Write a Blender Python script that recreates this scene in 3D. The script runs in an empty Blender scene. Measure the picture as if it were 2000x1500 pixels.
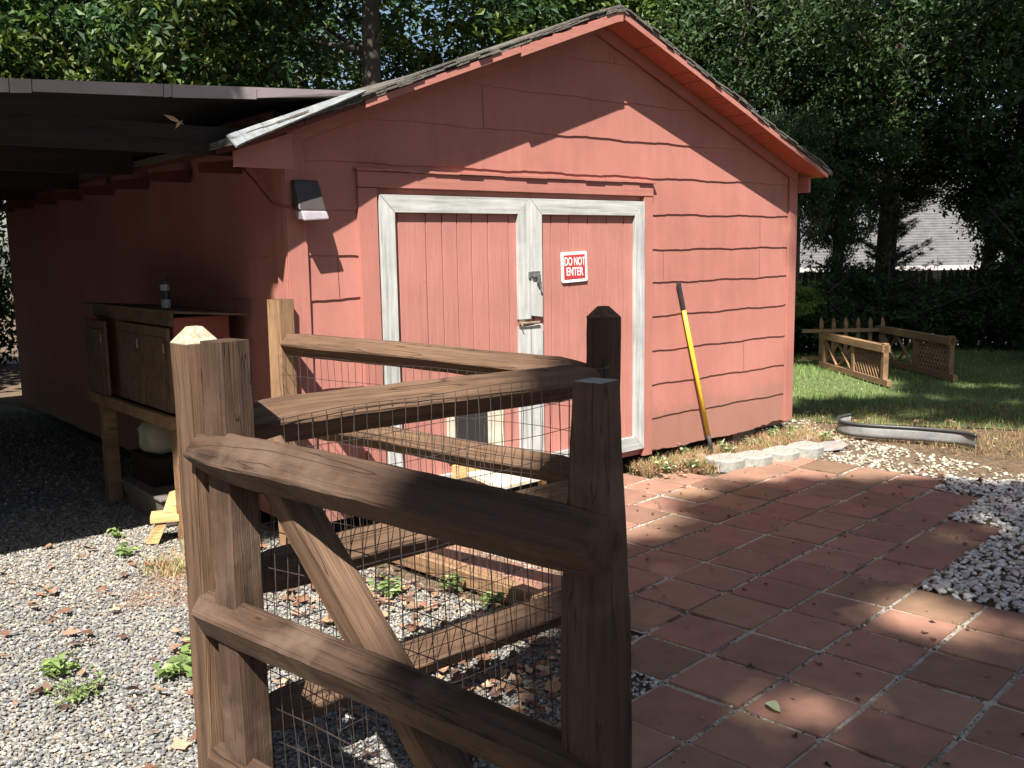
import bpy, math, random
import numpy as np
from mathutils import Vector, Matrix
R = math.radians
sc = bpy.context.scene

# ------------------------------------------------------------------ camera
PITCH, ROLL, CAMH = .1415, -.0166, 1.613
f_ = Vector((0, math.cos(PITCH), -math.sin(PITCH)))
r0 = Vector((1, 0, 0)); u0 = r0.cross(f_)
r_ = r0*math.cos(ROLL) + u0*math.sin(ROLL)
u_ = -r0*math.sin(ROLL) + u0*math.cos(ROLL)
cd = bpy.data.cameras.new('camera'); cam = bpy.data.objects.new('camera', cd)
sc.collection.objects.link(cam)
m = Matrix.Identity(4)
for i in range(3):
    m[i][0], m[i][1], m[i][2] = r_[i], u_[i], -f_[i]
m[2][3] = CAMH
cam.matrix_world = m
cd.sensor_width = 36; cd.lens = 1854.8/2000*36
cd.clip_start = .05; cd.clip_end = 400
sc.camera = cam
# ------------------------------------------------------------------ light
WY = .6933
DW = Vector((math.cos(WY), math.sin(WY), 0)); NW = Vector((math.sin(WY), -math.cos(WY), 0))
SUN = (DW*.273 - NW*.25 + Vector((0, 0, -.479))).normalized()
w = bpy.data.worlds.new('World'); sc.world = w; w.use_nodes = True
nt = w.node_tree; bg = nt.nodes['Background']
sky = nt.nodes.new('ShaderNodeTexSky'); sky.sky_type = 'NISHITA'; sky.sun_disc = False
sky.sun_elevation = R(52.3); sky.sun_rotation = math.atan2(-SUN.x, -SUN.y)
sky.air_density = 1.0; sky.dust_density = 1.4; sky.ozone_density = .5
nt.links.new(sky.outputs[0], bg.inputs[0]); bg.inputs[1].default_value = .05
sl = bpy.data.lights.new('sun', 'SUN'); sl.energy = 5.0; sl.angle = R(.53); sl.color = (1, .95, .87)
so = bpy.data.objects.new('sun', sl); sc.collection.objects.link(so)
so.rotation_euler = SUN.to_track_quat('-Z', 'Y').to_euler()
sc.view_settings.view_transform = 'Standard'; sc.view_settings.look = 'None'
sc.view_settings.exposure = 1.43; sc.view_settings.gamma = 1
sc.cycles.max_bounces = 6; sc.cycles.diffuse_bounces = 3; sc.cycles.transmission_bounces = 3
sc.cycles.transparent_max_bounces = 4

# ------------------------------------------------------------------ helpers
C = sc.collection
rnd = random.Random(7); rng = np.random.default_rng(11)

def tag(o, label=None, cat=None, group=None, kind=None):
    if label: o['label'] = label
    if cat: o['category'] = cat
    if group: o['group'] = group
    if kind: o['kind'] = kind
    return o

def thing(name, label, cat, loc=(0, 0, 0), rz=0, group=None):
    o = bpy.data.objects.new(name, None); C.objects.link(o)
    o.location = loc; o.rotation_euler = (0, 0, rz); o.empty_display_size = .1
    return tag(o, label, cat, group)

def link(name, me, mat, parent=None, mw=None):
    o = bpy.data.objects.new(name, me); C.objects.link(o)
    if mat:
        for x in (mat if isinstance(mat, (list, tuple)) else [mat]): me.materials.append(x)
    if mw is not None: o.matrix_world = mw
    if parent: o.parent = parent
    return o

def meshobj(name, vs, fs, mat, parent=None, smooth=False, mi=None, bevel=0, mw=None):
    me = bpy.data.meshes.new(name); me.from_pydata([tuple(v) for v in vs], [], fs); me.update()
    if smooth: me.polygons.foreach_set('use_smooth', [True]*len(me.polygons))
    o = link(name, me, mat, parent, mw)
    if mi: me.polygons.foreach_set('material_index', mi)
    if bevel:
        b = o.modifiers.new('bevel', 'BEVEL'); b.width = bevel; b.segments = 2; b.limit_method = 'ANGLE'; b.angle_limit = R(40)
    return o

def arrmesh(name, V, F, mat, parent=None, col=None, smooth=False):
    """big meshes from numpy: V (n,3), F (m,k)"""
    me = bpy.data.meshes.new(name); k = F.shape[1]
    me.vertices.add(len(V)); me.vertices.foreach_set('co', V.astype('f').ravel())
    me.loops.add(F.size); me.loops.foreach_set('vertex_index', F.astype('i').ravel())
    me.polygons.add(len(F)); me.polygons.foreach_set('loop_start', np.arange(0, F.size, k, dtype='i'))
    me.polygons.foreach_set('use_smooth', np.full(len(F), smooth))
    me.update(calc_edges=True)
    if col is not None:
        a = me.color_attributes.new('Col', 'FLOAT_COLOR', 'POINT')
        c4 = np.ones((len(V), 4), 'f'); c4[:, :3] = col; a.data.foreach_set('color', c4.ravel())
    return link(name, me, mat, parent)

class MB:
    def __init__(s): s.v = []; s.f = []
    def quad(s, a, b, c, d):
        n = len(s.v); s.v += [a, b, c, d]; s.f.append((n, n+1, n+2, n+3)); return s
    def hexa(s, p):   # 8 points: bottom 4 ccw, top 4 ccw
        n = len(s.v); s.v += [tuple(x) for x in p]
        for q in ((3, 2, 1, 0), (4, 5, 6, 7), (0, 1, 5, 4), (1, 2, 6, 5), (2, 3, 7, 6), (3, 0, 4, 7)):
            s.f.append(tuple(n+i for i in q))
        return s
    def box(s, x0, x1, y0, y1, z0, z1):
        return s.hexa([(x0, y0, z0), (x1, y0, z0), (x1, y1, z0), (x0, y1, z0), (x0, y0, z1), (x1, y0, z1), (x1, y1, z1), (x0, y1, z1)])
    def bar(s, a, b, w, h, up=(0, 0, 1)):
        a = Vector(a); b = Vector(b); d = (b-a).normalized(); side = d.cross(Vector(up)).normalized(); u = side.cross(d)
        P = []
        for sg in (-1, 1):
            for q, e in ((a, 0), (b, 1)):
                pass
        def c(p, i, j): return tuple(p + side*(i*w/2) + u*(j*h/2))
        return s.hexa([c(a, -1, -1), c(a, 1, -1), c(b, 1, -1), c(b, -1, -1), c(a, -1, 1), c(a, 1, 1), c(b, 1, 1), c(b, -1, 1)])
    def tube(s, pts, r, n=5, r1=None, cap=True):
        pts = [Vector(p) for p in pts]; base = len(s.v); m = len(pts)
        prev = None
        for i, p in enumerate(pts):
            t = (pts[min(i+1, m-1)] - pts[max(i-1, 0)]).normalized()
            a = t.orthogonal().normalized() if prev is None else (prev - t*prev.dot(t)).normalized()
            prev = a; b = t.cross(a)
            rr = r if r1 is None else r + (r1-r)*i/(m-1)
            for k in range(n):
                an = 2*math.pi*k/n; s.v.append(tuple(p + a*math.cos(an)*rr + b*math.sin(an)*rr))
        for i in range(m-1):
            for k in range(n):
                s.f.append((base+i*n+k, base+i*n+(k+1) % n, base+(i+1)*n+(k+1) % n, base+(i+1)*n+k))
        if cap:
            s.f.append(tuple(base+k for k in range(n))[::-1]); s.f.append(tuple(base+(m-1)*n+k for k in range(n)))
        return s
    def prism(s, poly, y0, y1):  # poly of (x,z) ccw seen from -y
        n = len(s.v); k = len(poly)
        s.v += [(x, y0, z) for x, z in poly] + [(x, y1, z) for x, z in poly]
        s.f.append(tuple(n+i for i in range(k))); s.f.append(tuple(n+k+i for i in reversed(range(k))))
        for i in range(k): s.f.append((n+i, n+k+i, n+k+(i+1) % k, n+(i+1) % k))
        return s
    def make(s, name, mat, parent=None, bevel=0, smooth=False, mw=None):
        return meshobj(name, s.v, s.f, mat, parent, smooth, None, bevel, mw)

# ------------------------------------------------------------------ materials
def newmat(name):
    mt = bpy.data.materials.new(name); mt.use_nodes = True
    n = mt.node_tree.nodes; l = mt.node_tree.links; b = n['Principled BSDF']
    return mt, n, l, b

def ramp(n, stops):
    r = n.new('ShaderNodeValToRGB'); e = r.color_ramp.elements
    while len(e) < len(stops): e.new(.5)
    for i, (p, c) in enumerate(stops):
        e[i].position = p; e[i].color = (*c, 1)
    return r

def noise(n, l, scale, detail=4, rough=.55, vec=None, dist=0):
    t = n.new('ShaderNodeTexNoise'); t.inputs['Scale'].default_value = scale; t.inputs['Detail'].default_value = detail
    t.inputs['Roughness'].default_value = rough; t.inputs['Distortion'].default_value = dist
    if vec is not None: l.new(vec, t.inputs['Vector'])
    return t

def coords(n, l, scale=(1, 1, 1), which='Object', loc=(0, 0, 0)):
    tc = n.new('ShaderNodeTexCoord'); mp = n.new('ShaderNodeMapping'); mp.inputs['Scale'].default_value = scale
    mp.inputs['Location'].default_value = loc
    l.new(tc.outputs[which], mp.inputs['Vector']); return mp.outputs['Vector']

def bump(n, l, b, h, strength=.3, dist=.01):
    bp = n.new('ShaderNodeBump'); bp.inputs['Strength'].default_value = strength; bp.inputs['Distance'].default_value = dist
    l.new(h, bp.inputs['Height']); l.new(bp.outputs[0], b.inputs['Normal']); return bp

def mix(n, l, fac, a, b_, mode='MIX'):
    mx = n.new('ShaderNodeMix'); mx.data_type = 'RGBA'; mx.blend_type = mode
    if isinstance(fac, (int, float)): mx.inputs[0].default_value = fac
    else: l.new(fac, mx.inputs[0])
    for i, x in ((6, a), (7, b_)):
        if isinstance(x, tuple): mx.inputs[i].default_value = (*x, 1)
        else: l.new(x, mx.inputs[i])
    return mx.outputs[2]

def mat_plain(name, c1, c2=None, scale=8, rough=.7, bs=.15, metal=0, bscale=None, which='Object', bdist=.01):
    mt, n, l, b = newmat(name); v = coords(n, l, which=which)
    t = noise(n, l, scale, 6, .6, v)
    r = ramp(n, [(.35, c1), (.65, c2 or tuple(x*.8 for x in c1))]); l.new(t.outputs[0], r.inputs[0])
    l.new(r.outputs[0], b.inputs['Base Color']); b.inputs['Roughness'].default_value = rough; b.inputs['Metallic'].default_value = metal
    t2 = noise(n, l, bscale or scale*6, 5, .6, v); bump(n, l, b, t2.outputs[0], bs, bdist)
    return mt

def mat_wood(name, light, dark, grain=22, rough=.75, knots=True, seed=0, weather=None):
    """timber whose grain runs along the object's own x axis"""
    mt, n, l, b = newmat(name)
    oi = n.new('ShaderNodeObjectInfo')
    tc = n.new('ShaderNodeTexCoord')
    off = n.new('ShaderNodeVectorMath'); off.operation = 'MULTIPLY_ADD'
    cmb = n.new('ShaderNodeCombineXYZ')
    for k in range(3): l.new(oi.outputs['Random'], cmb.inputs[k])
    l.new(cmb.outputs[0], off.inputs[0]); off.inputs[1].default_value = (37, 23, 11); l.new(tc.outputs['Object'], off.inputs[2])
    base = off.outputs[0]
    # knots bend the grain round themselves
    mk = n.new('ShaderNodeMapping'); mk.inputs['Scale'].default_value = (2.4, 7, 7); l.new(base, mk.inputs['Vector'])
    vo = n.new('ShaderNodeTexVoronoi'); vo.inputs['Scale'].default_value = 1.0; l.new(mk.outputs[0], vo.inputs['Vector'])
    kd = n.new('ShaderNodeMapRange'); kd.inputs[1].default_value = .03; kd.inputs[2].default_value = .26
    kd.inputs[3].default_value = 1; kd.inputs[4].default_value = 0; l.new(vo.outputs['Distance'], kd.inputs[0])
    m1 = n.new('ShaderNodeMapping'); m1.inputs['Scale'].default_value = (1.6, grain, grain); l.new(base, m1.inputs['Vector'])
    ad = n.new('ShaderNodeVectorMath'); ad.operation = 'MULTIPLY_ADD'
    c2 = n.new('ShaderNodeCombineXYZ')
    for k in range(3): l.new(kd.outputs[0], c2.inputs[k])
    l.new(c2.outputs[0], ad.inputs[0]); ad.inputs[1].default_value = (0, .7, .7) if knots else (0, 0, 0); l.new(m1.outputs[0], ad.inputs[2])
    g = noise(n, l, 1.0, 8, .66, ad.outputs[0], .12)
    fine = n.new('ShaderNodeMapping'); fine.inputs['Scale'].default_value = (6, grain*7, grain*7); l.new(base, fine.inputs['Vector'])
    g2 = noise(n, l, 1.0, 4, .6, fine.outputs[0])
    r = ramp(n, [(.30, dark), (.47, tuple((a*.55+c*.45) for a, c in zip(light, dark))), (.66, light)]); l.new(g.outputs[0], r.inputs[0])
    r2 = ramp(n, [(.3, (.72, .72, .72)), (.7, (1.1, 1.1, 1.1))]); l.new(g2.outputs[0], r2.inputs[0])
    col = mix(n, l, .8, r.outputs[0], r2.outputs[0], 'MULTIPLY')
    big = noise(n, l, 2.3, 4, .6, base)
    r3 = ramp(n, [(.3, (.72, .70, .68)), (.7, (1.12, 1.1, 1.08))]); l.new(big.outputs[0], r3.inputs[0])
    col = mix(n, l, .7, col, r3.outputs[0], 'MULTIPLY')
    if weather:
        wn = noise(n, l, 3.5, 5, .65, base); rw = ramp(n, [(.5, (0, 0, 0)), (.7, (1, 1, 1))]); l.new(wn.outputs[0], rw.inputs[0])
        col = mix(n, l, rw.outputs[0], col, weather)
    if knots:
        kc = ramp_out(n, l, vo.outputs['Distance'], [(.0, (.62, .56, .5)), (.035, (.5, .42, .36)), (.05, (1.25, 1.15, 1.0)), (.10, (1, 1, 1))])
        col = mix(n, l, .8, col, kc, 'MULTIPLY')
    # dark checks along the grain
    ck = n.new('ShaderNodeMapping'); ck.inputs['Scale'].default_value = (.7, 20, 20); l.new(base, ck.inputs['Vector'])
    cn = noise(n, l, 1.0, 2, .5, ck.outputs[0], .6)
    cr = ramp(n, [(.494, (1, 1, 1)), (.4985, (.14, .12, .11)), (.5015, (.14, .12, .11)), (.506, (1, 1, 1))]); l.new(cn.outputs[0], cr.inputs[0])
    col = mix(n, l, .75, col, cr.outputs[0], 'MULTIPLY')
    l.new(col, b.inputs['Base Color']); b.inputs['Roughness'].default_value = rough; b.inputs['Specular IOR Level'].default_value = .25
    hm = n.new('ShaderNodeMath'); hm.operation = 'ADD'; l.new(g.outputs[0], hm.inputs[0]); l.new(g2.outputs[0], hm.inputs[1])
    hm2 = n.new('ShaderNodeMath'); hm2.operation = 'ADD'; l.new(hm.outputs[0], hm2.inputs[0]); l.new(cr.outputs[0], hm2.inputs[1])
    bump(n, l, b, hm2.outputs[0], .6, .005)
    return mt

def mat_red(name, c=(.368, .150, .120), rough_bump=.25, vertical=False, wood=True, dirt=False):
    mt, n, l, b = newmat(name)
    v = coords(n, l, (38, 38, 3.0) if vertical else (3.0, 38, 38))
    if not wood: v = coords(n, l, (14, 14, 2.2))
    g = noise(n, l, 1, 6, .65, v, .4)
    v2 = coords(n, l, (1, 1, 1)); big = noise(n, l, 1.7, 6, .65, v2)
    v3 = coords(n, l, (9, 9, 1.2)); st = noise(n, l, 1, 5, .6, v3)
    r = ramp(n, [(.3, tuple(x*.86 for x in c)), (.7, tuple(min(1, x*1.1) for x in c))]); l.new(big.outputs[0], r.inputs[0])
    col = mix(n, l, .3, r.outputs[0], ramp_out(n, l, st.outputs[0], [(.3, (.8, .8, .8)), (.7, (1.12, 1.14, 1.14))]), 'MULTIPLY')
    col = mix(n, l, .35, col, ramp_out(n, l, g.outputs[0], [(.25, (.75, .72, .7)), (.6, (1.05, 1.05, 1.05))]), 'MULTIPLY')
    if dirt:
        sx = n.new('ShaderNodeSeparateXYZ'); l.new(v2, sx.inputs[0]); dn = noise(n, l, 6, 6, .7, v2)
        ma = n.new('ShaderNodeMath'); ma.operation = 'MULTIPLY_ADD'; l.new(dn.outputs[0], ma.inputs[0]); ma.inputs[1].default_value = -.75; l.new(sx.outputs[2], ma.inputs[2])
        col = mix(n, l, ramp_out(n, l, ma.outputs[0], [(.0, (.55, .55, .55)), (.12, (0, 0, 0))]), col, (.20, .12, .085))
        fd = noise(n, l, .8, 3, .5, v2); col = mix(n, l, ramp_out(n, l, fd.outputs[0], [(.45, (0, 0, 0)), (.7, (.4, .4, .4))]), col, (.43, .19, .155))
    sp = noise(n, l, 55, 2, .5, v2)
    col = mix(n, l, ramp_out(n, l, sp.outputs[0], [(.74, (0, 0, 0)), (.76, (.8, .8, .8))]), col, (.2, .06, .045))
    l.new(col, b.inputs['Base Color']); b.inputs['Roughness'].default_value = .7; b.inputs['Specular IOR Level'].default_value = .22
    bump(n, l, b, g.outputs[0], rough_bump, .004)
    return mt

def ramp_out(n, l, src, stops):
    r = ramp(n, stops); l.new(src, r.inputs[0]); return r.outputs[0]

def mat_attr(name, rough=.8, translucent=0, mul=1.0, spec=.3, bs=0):
    mt, n, l, b = newmat(name)
    a = n.new('ShaderNodeAttribute'); a.attribute_name = 'Col'
    col = a.outputs['Color']
    l.new(col, b.inputs['Base Color']); b.inputs['Roughness'].default_value = rough
    b.inputs['Specular IOR Level'].default_value = spec
    if bs:
        t = noise(n, l, 160, 4, .6, coords(n, l)); bump(n, l, b, t.outputs[0], bs, .003)
    if translucent:
        tr = n.new('ShaderNodeBsdfTranslucent'); hs = n.new('ShaderNodeHueSaturation'); hs.inputs['Hue'].default_value = .485
        hs.inputs['Saturation'].default_value = 1.1; hs.inputs['Value'].default_value = 1.5; l.new(col, hs.inputs['Color'])
        l.new(hs.outputs[0], tr.inputs[0]); ms = n.new('ShaderNodeMixShader'); ms.inputs[0].default_value = translucent
        l.new(b.outputs[0], ms.inputs[1]); l.new(tr.outputs[0], ms.inputs[2]); l.new(ms.outputs[0], n['Material Output'].inputs[0])
    return mt

M = {}
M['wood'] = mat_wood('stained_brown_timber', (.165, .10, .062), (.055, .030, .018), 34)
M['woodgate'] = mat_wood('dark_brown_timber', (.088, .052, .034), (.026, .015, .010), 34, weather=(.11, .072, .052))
M['endgrain'] = mat_plain('end_grain', (.42, .38, .30), (.22, .20, .12), 40, .85, .4)
M['graytop'] = mat_plain('grey_end_grain', (.30, .30, .28), (.2, .2, .19), 30, .8, .3)
M['redwall'] = mat_red('red_painted_siding', rough_bump=.18, wood=False, dirt=True)
M['redplank'] = mat_red('red_painted_planks', (.385, .165, .135), rough_bump=.9, vertical=True)
M['redtrim'] = mat_red('red_painted_trim', rough_bump=.5)
M['redtrimv'] = mat_red('red_painted_upright_trim', rough_bump=.5, vertical=True)
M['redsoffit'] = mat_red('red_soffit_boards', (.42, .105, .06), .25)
M['deckdark'] = mat_red('shaded_red_brown_boards', (.11, .035, .026), .25)  # darker copy of the red: shade under the left eaves put into colour
M['white'] = None
def mat_white(name, vertical):
    mt, n, l, b = newmat(name)
    v = coords(n, l, (40, 40, 2.5) if vertical else (2.5, 40, 40)); g = noise(n, l, 1, 6, .6, v, .3)
    v2 = coords(n, l, (5, 5, 5)); bn = noise(n, l, 1, 5, .6, v2)
    c = ramp_out(n, l, g.outputs[0], [(.28, (.24, .245, .235)), (.48, (.39, .395, .38)), (.7, (.50, .50, .485))])
    c = mix(n, l, .6, c, ramp_out(n, l, bn.outputs[0], [(.32, (.66, .68, .67)), (.58, (1, 1, 1))]), 'MULTIPLY')
    sp = noise(n, l, 38, 2, .5, coords(n, l))
    c = mix(n, l, ramp_out(n, l, sp.outputs[0], [(.73, (0, 0, 0)), (.75, (.8, .8, .8))]), c, (.30, .27, .24))
    l.new(c, b.inputs['Base Color']); b.inputs['Roughness'].default_value = .7; bump(n, l, b, g.outputs[0], .3, .003); return mt
M['whitev'] = mat_white('weathered_white_upright_trim', True); M['white'] = mat_white('weathered_white_trim', False)
M['pale'] = mat_wood('pale_raw_timber', (.62, .45, .22), (.45, .30, .13), 18)
M['palegrey'] = mat_plain('pale_weathered_board', (.55, .52, .44), (.42, .37, .28), 9, .8, .3)
M['shingle'] = mat_plain('asphalt_shingle', (.15, .135, .115), (.065, .056, .046), 30, .9, .8, bscale=120)
M['shinglegrey'] = mat_plain('glare_grey_shingle_edge', (.21, .225, .23), (.13, .14, .145), 26, .7, .4)
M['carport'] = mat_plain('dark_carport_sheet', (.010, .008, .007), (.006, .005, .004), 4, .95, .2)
M['carfascia'] = mat_plain('brown_metal_drip_edge', (.30, .25, .25), (.23, .19, .19), 5, .5, .1)
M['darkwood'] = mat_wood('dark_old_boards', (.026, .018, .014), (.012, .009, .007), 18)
M['cabdoor'] = mat_wood('brown_cabinet_doors', (.17, .11, .07), (.08, .05, .032), 16)
M['cabred'] = mat_red('red_cabinet_panel', (.22, .062, .042), .2)
M['steel'] = mat_plain('dull_steel', (.42, .42, .42), (.22, .21, .2), 30, .42, .15, .85)
M['rust'] = mat_plain('rusty_bolt', (.32, .25, .2), (.2, .12, .08), 50, .6, .3, .4)
M['black'] = mat_plain('black_rubber', (.02, .02, .022), (.03, .03, .03), 20, .55, .1)
M['yellow'] = mat_plain('yellow_fibreglass', (.80, .52, .035), (.72, .45, .03), 12, .4, .05)
M['bronze'] = mat_plain('brown_plastic_housing', (.05, .04, .036), (.04, .032, .03), 15, .5, .1)
M['lens'] = mat_plain('milky_lens', (.33, .30, .32), (.25, .22, .24), 12, .25, .1)
M['void'] = mat_plain('dark_interior', (.012, .011, .011), (.008, .008, .008), 5, .9, .1)
M['concrete'] = mat_plain('concrete_edger', (.33, .32, .28), (.20, .20, .185), 25, .9, .5, bscale=200)
M['slate'] = mat_plain('slate_slab', (.20, .20, .21), (.27, .22, .19), 6, .8, .3)
M['rock'] = mat_plain('brown_rock', (.27, .21, .15), (.17, .14, .10), 9, .85, .6)
M['block'] = mat_plain('grey_block', (.30, .24, .2), (.2, .17, .15), 14, .9, .5)
M['edging'] = mat_plain('grey_plastic_edging', (.24, .24, .235), (.15, .15, .15), 9, .35, .1)
M['edgingdark'] = mat_plain('dark_edging_lip', (.05, .055, .055), (.035, .035, .035), 9, .4, .1)
M['wire'] = mat_plain('rusty_galvanised_wire', (.11, .09, .085), (.05, .04, .035), 12, .5, .1, .6)
M['lattice'] = mat_wood('weathered_lattice_timber', (.33, .20, .11), (.17, .10, .055), 14)
M['signred'] = mat_plain('sign_red', (.43, .035, .035), (.40, .03, .03), 10, .4, .02)
M['signwhite'] = mat_plain('sign_white', (.80, .80, .79), (.76, .76, .75), 10, .4, .02)
M['houseroof'] = mat_plain('grey_house_shingles', (.13, .128, .135), (.085, .084, .09), 5, .9, .3)
M['housewall'] = mat_plain('grey_house_wall', (.19, .19, .22), (.17, .17, .2), 3, .8, .1)
M['gutter'] = mat_plain('white_gutter', (.45, .41, .40), (.38, .35, .34), 3, .6, .1)
M['picket'] = mat_plain('dark_weathered_pickets', (.07, .06, .05), (.045, .04, .035), 10, .85, .2)
M['bark'] = None
def mat_bark(name, a, c):
    mt, n, l, b = newmat(name); v = coords(n, l, (9, 9, 1.6)); g = noise(n, l, 1, 7, .7, v, .5)
    l.new(ramp_out(n, l, g.outputs[0], [(.3, c), (.7, a)]), b.inputs['Base Color']); b.inputs['Roughness'].default_value = .95
    bump(n, l, b, g.outputs[0], .8, .03); return mt
M['bark'] = mat_bark('dark_bark', (.085, .068, .052), (.035, .028, .022)); M['palebark'] = mat_bark('pale_bark', (.52, .40, .25), (.25, .18, .11))
M['leaf'] = mat_attr('foliage', .55, .32, spec=.45); M['weed'] = mat_attr('weed_leaves', .5, .3)
M['litter'] = mat_attr('dead_leaves', .8, .12); M['grass'] = mat_attr('grass_blades', .6, .25)
M['stone'] = mat_attr('gravel_stones', .85, bs=.2); M['pebble'] = mat_attr('white_pebbles', .65, bs=.1)
M['can'] = mat_plain('spray_can_paint', (.02, .02, .02), (.03, .03, .03), 9, .3, .02)
M['canlabel'] = mat_plain('spray_can_label', (.5, .5, .46), (.2, .2, .2), 60, .4, .02)
M['sack'] = mat_plain('pale_sack', (.42, .38, .31), (.3, .26, .2), 6, .9, .4)
M['tub'] = mat_plain('grey_tub', (.16, .14, .12), (.12, .1, .09), 6, .7, .2)

# ground sheets
def mat_ground(name, stops, scale, bs=.6, vor=None, bdist=.01, patch=None):
    mt, n, l, b = newmat(name); v = coords(n, l)
    if vor:
        vo = n.new('ShaderNodeTexVoronoi'); vo.inputs['Scale'].default_value = vor; l.new(v, vo.inputs['Vector'])
        bw = n.new('ShaderNodeSeparateColor'); l.new(vo.outputs['Color'], bw.inputs[0]); src = bw.outputs[0]; hs = vo.outputs['Distance']
    else:
        src = noise(n, l, scale, 8, .7, v).outputs[0]; hs = src
    c = ramp_out(n, l, src, stops)
    big = noise(n, l, .9, 5, .6, v)
    c = mix(n, l, .6, c, ramp_out(n, l, big.outputs[0], [(.3, (.7, .68, .66)), (.7, (1.15, 1.15, 1.15))]), 'MULTIPLY')
    if patch:
        pn = noise(n, l, 1.4, 6, .7, v); c = mix(n, l, ramp_out(n, l, pn.outputs[0], [(.52, (0, 0, 0)), (.6, (1, 1, 1))]), c, patch)
    l.new(c, b.inputs['Base Color']); b.inputs['Roughness'].default_value = .95; bump(n, l, b, hs, bs, bdist); return mt
M['soil'] = mat_ground('soil_and_pine_straw', [(.3, (.045, .032, .022)), (.5, (.11, .075, .045)), (.7, (.19, .13, .08))], 30, .8)
M['gravelbed'] = mat_ground('fine_grey_gravel', [(.1, (.10, .095, .09)), (.45, (.20, .195, .185)), (.85, (.34, .32, .28))], 30, .9, 75, .012)
M['lawnsoil'] = mat_ground('lawn_soil', [(.3, (.05, .07, .022)), (.5, (.09, .12, .04)), (.7, (.15, .16, .07))], 18, .6)
M['sand'] = mat_ground('sandy_joint_bed', [(.3, (.22, .18, .14)), (.5, (.40, .36, .30)), (.7, (.56, .53, .48))], 60, .7, patch=(.09, .065, .04))
mt, n, l, b = newmat('terracotta_paver')
a = n.new('ShaderNodeAttribute'); a.attribute_name = 'Col'; v = coords(n, l)
c = mix(n, l, .75, a.outputs['Color'], ramp_out(n, l, noise(n, l, 7, 6, .65, v).outputs[0], [(.3, (.70, .72, .68)), (.7, (1.12, 1.1, 1.1))]), 'MULTIPLY')
c = mix(n, l, ramp_out(n, l, noise(n, l, 2.2, 6, .7, v).outputs[0], [(.5, (0, 0, 0)), (.72, (.6, .6, .6))]), c, (.14, .105, .06))
sp = noise(n, l, 90, 3, .6, v)
c = mix(n, l, ramp_out(n, l, sp.outputs[0], [(.70, (0, 0, 0)), (.73, (.7, .7, .7))]), c, (.07, .04, .03))
l.new(c, b.inputs['Base Color']); b.inputs['Roughness'].default_value = .8; bump(n, l, b, noise(n, l, 120, 5, .6, v).outputs[0], .25, .004)
M['paver'] = mt

# ------------------------------------------------------------------ setting: terrain
OX, OY = -1.16372, 5.05922                     # shed's front left corner
def loc2w(x, y, z=0):                          # shed frame -> world
    return Vector((OX, OY, 0)) + DW*x - NW*y + Vector((0, 0, z))
def w2loc(x, y):
    qx, qy = x-OX, y-OY
    return qx*DW.x+qy*DW.y, -(qx*NW.x+qy*NW.y)
def terr(x, y):
    return -.03 - np.clip((y-15)/9, 0, 1)*1.6
nx, ny = 90, 110
gx = np.sign(np.linspace(-1, 1, nx))*np.abs(np.linspace(-1, 1, nx))**2.2*120
gy = -40 + 200*np.linspace(0, 1, ny)**2.0
gy[0] = -40
X, Y = np.meshgrid(gx, gy); Z = terr(X, Y)
V = np.stack([X, Y, Z], -1).reshape(-1, 3); I = np.arange(nx*ny).reshape(ny, nx)
F = np.stack([I[:-1, :-1], I[:-1, 1:], I[1:, 1:], I[1:, :-1]], -1).reshape(-1, 4)
tag(arrmesh('ground', V, F, M['soil'], smooth=True), kind='structure')

def sheet(name, poly, z, mat):
    me = bpy.data.meshes.new(name); me.from_pydata([(x, y, z) for x, y in poly], [], [tuple(range(len(poly)))])
    return tag(link(name, me, mat), kind='structure')

DRIVE = [(-14, -3), (.3, -3), (.3, 3.1), (.34, 3.75), (-1.28, 5.2), (-1.2, 5.2), (-5.3, 10.2), (-14, 16)]
sheet('driveway', DRIVE, -.014, M['gravelbed'])
LAWN = [(2.6, 8.7), (4.2, 8.2), (6.5, 6.9), (11, 6), (16, 8), (16, 15), (-1, 15), (-1, 13)]
sheet('lawn_base', LAWN, -.02, M['lawnsoil'])

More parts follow.
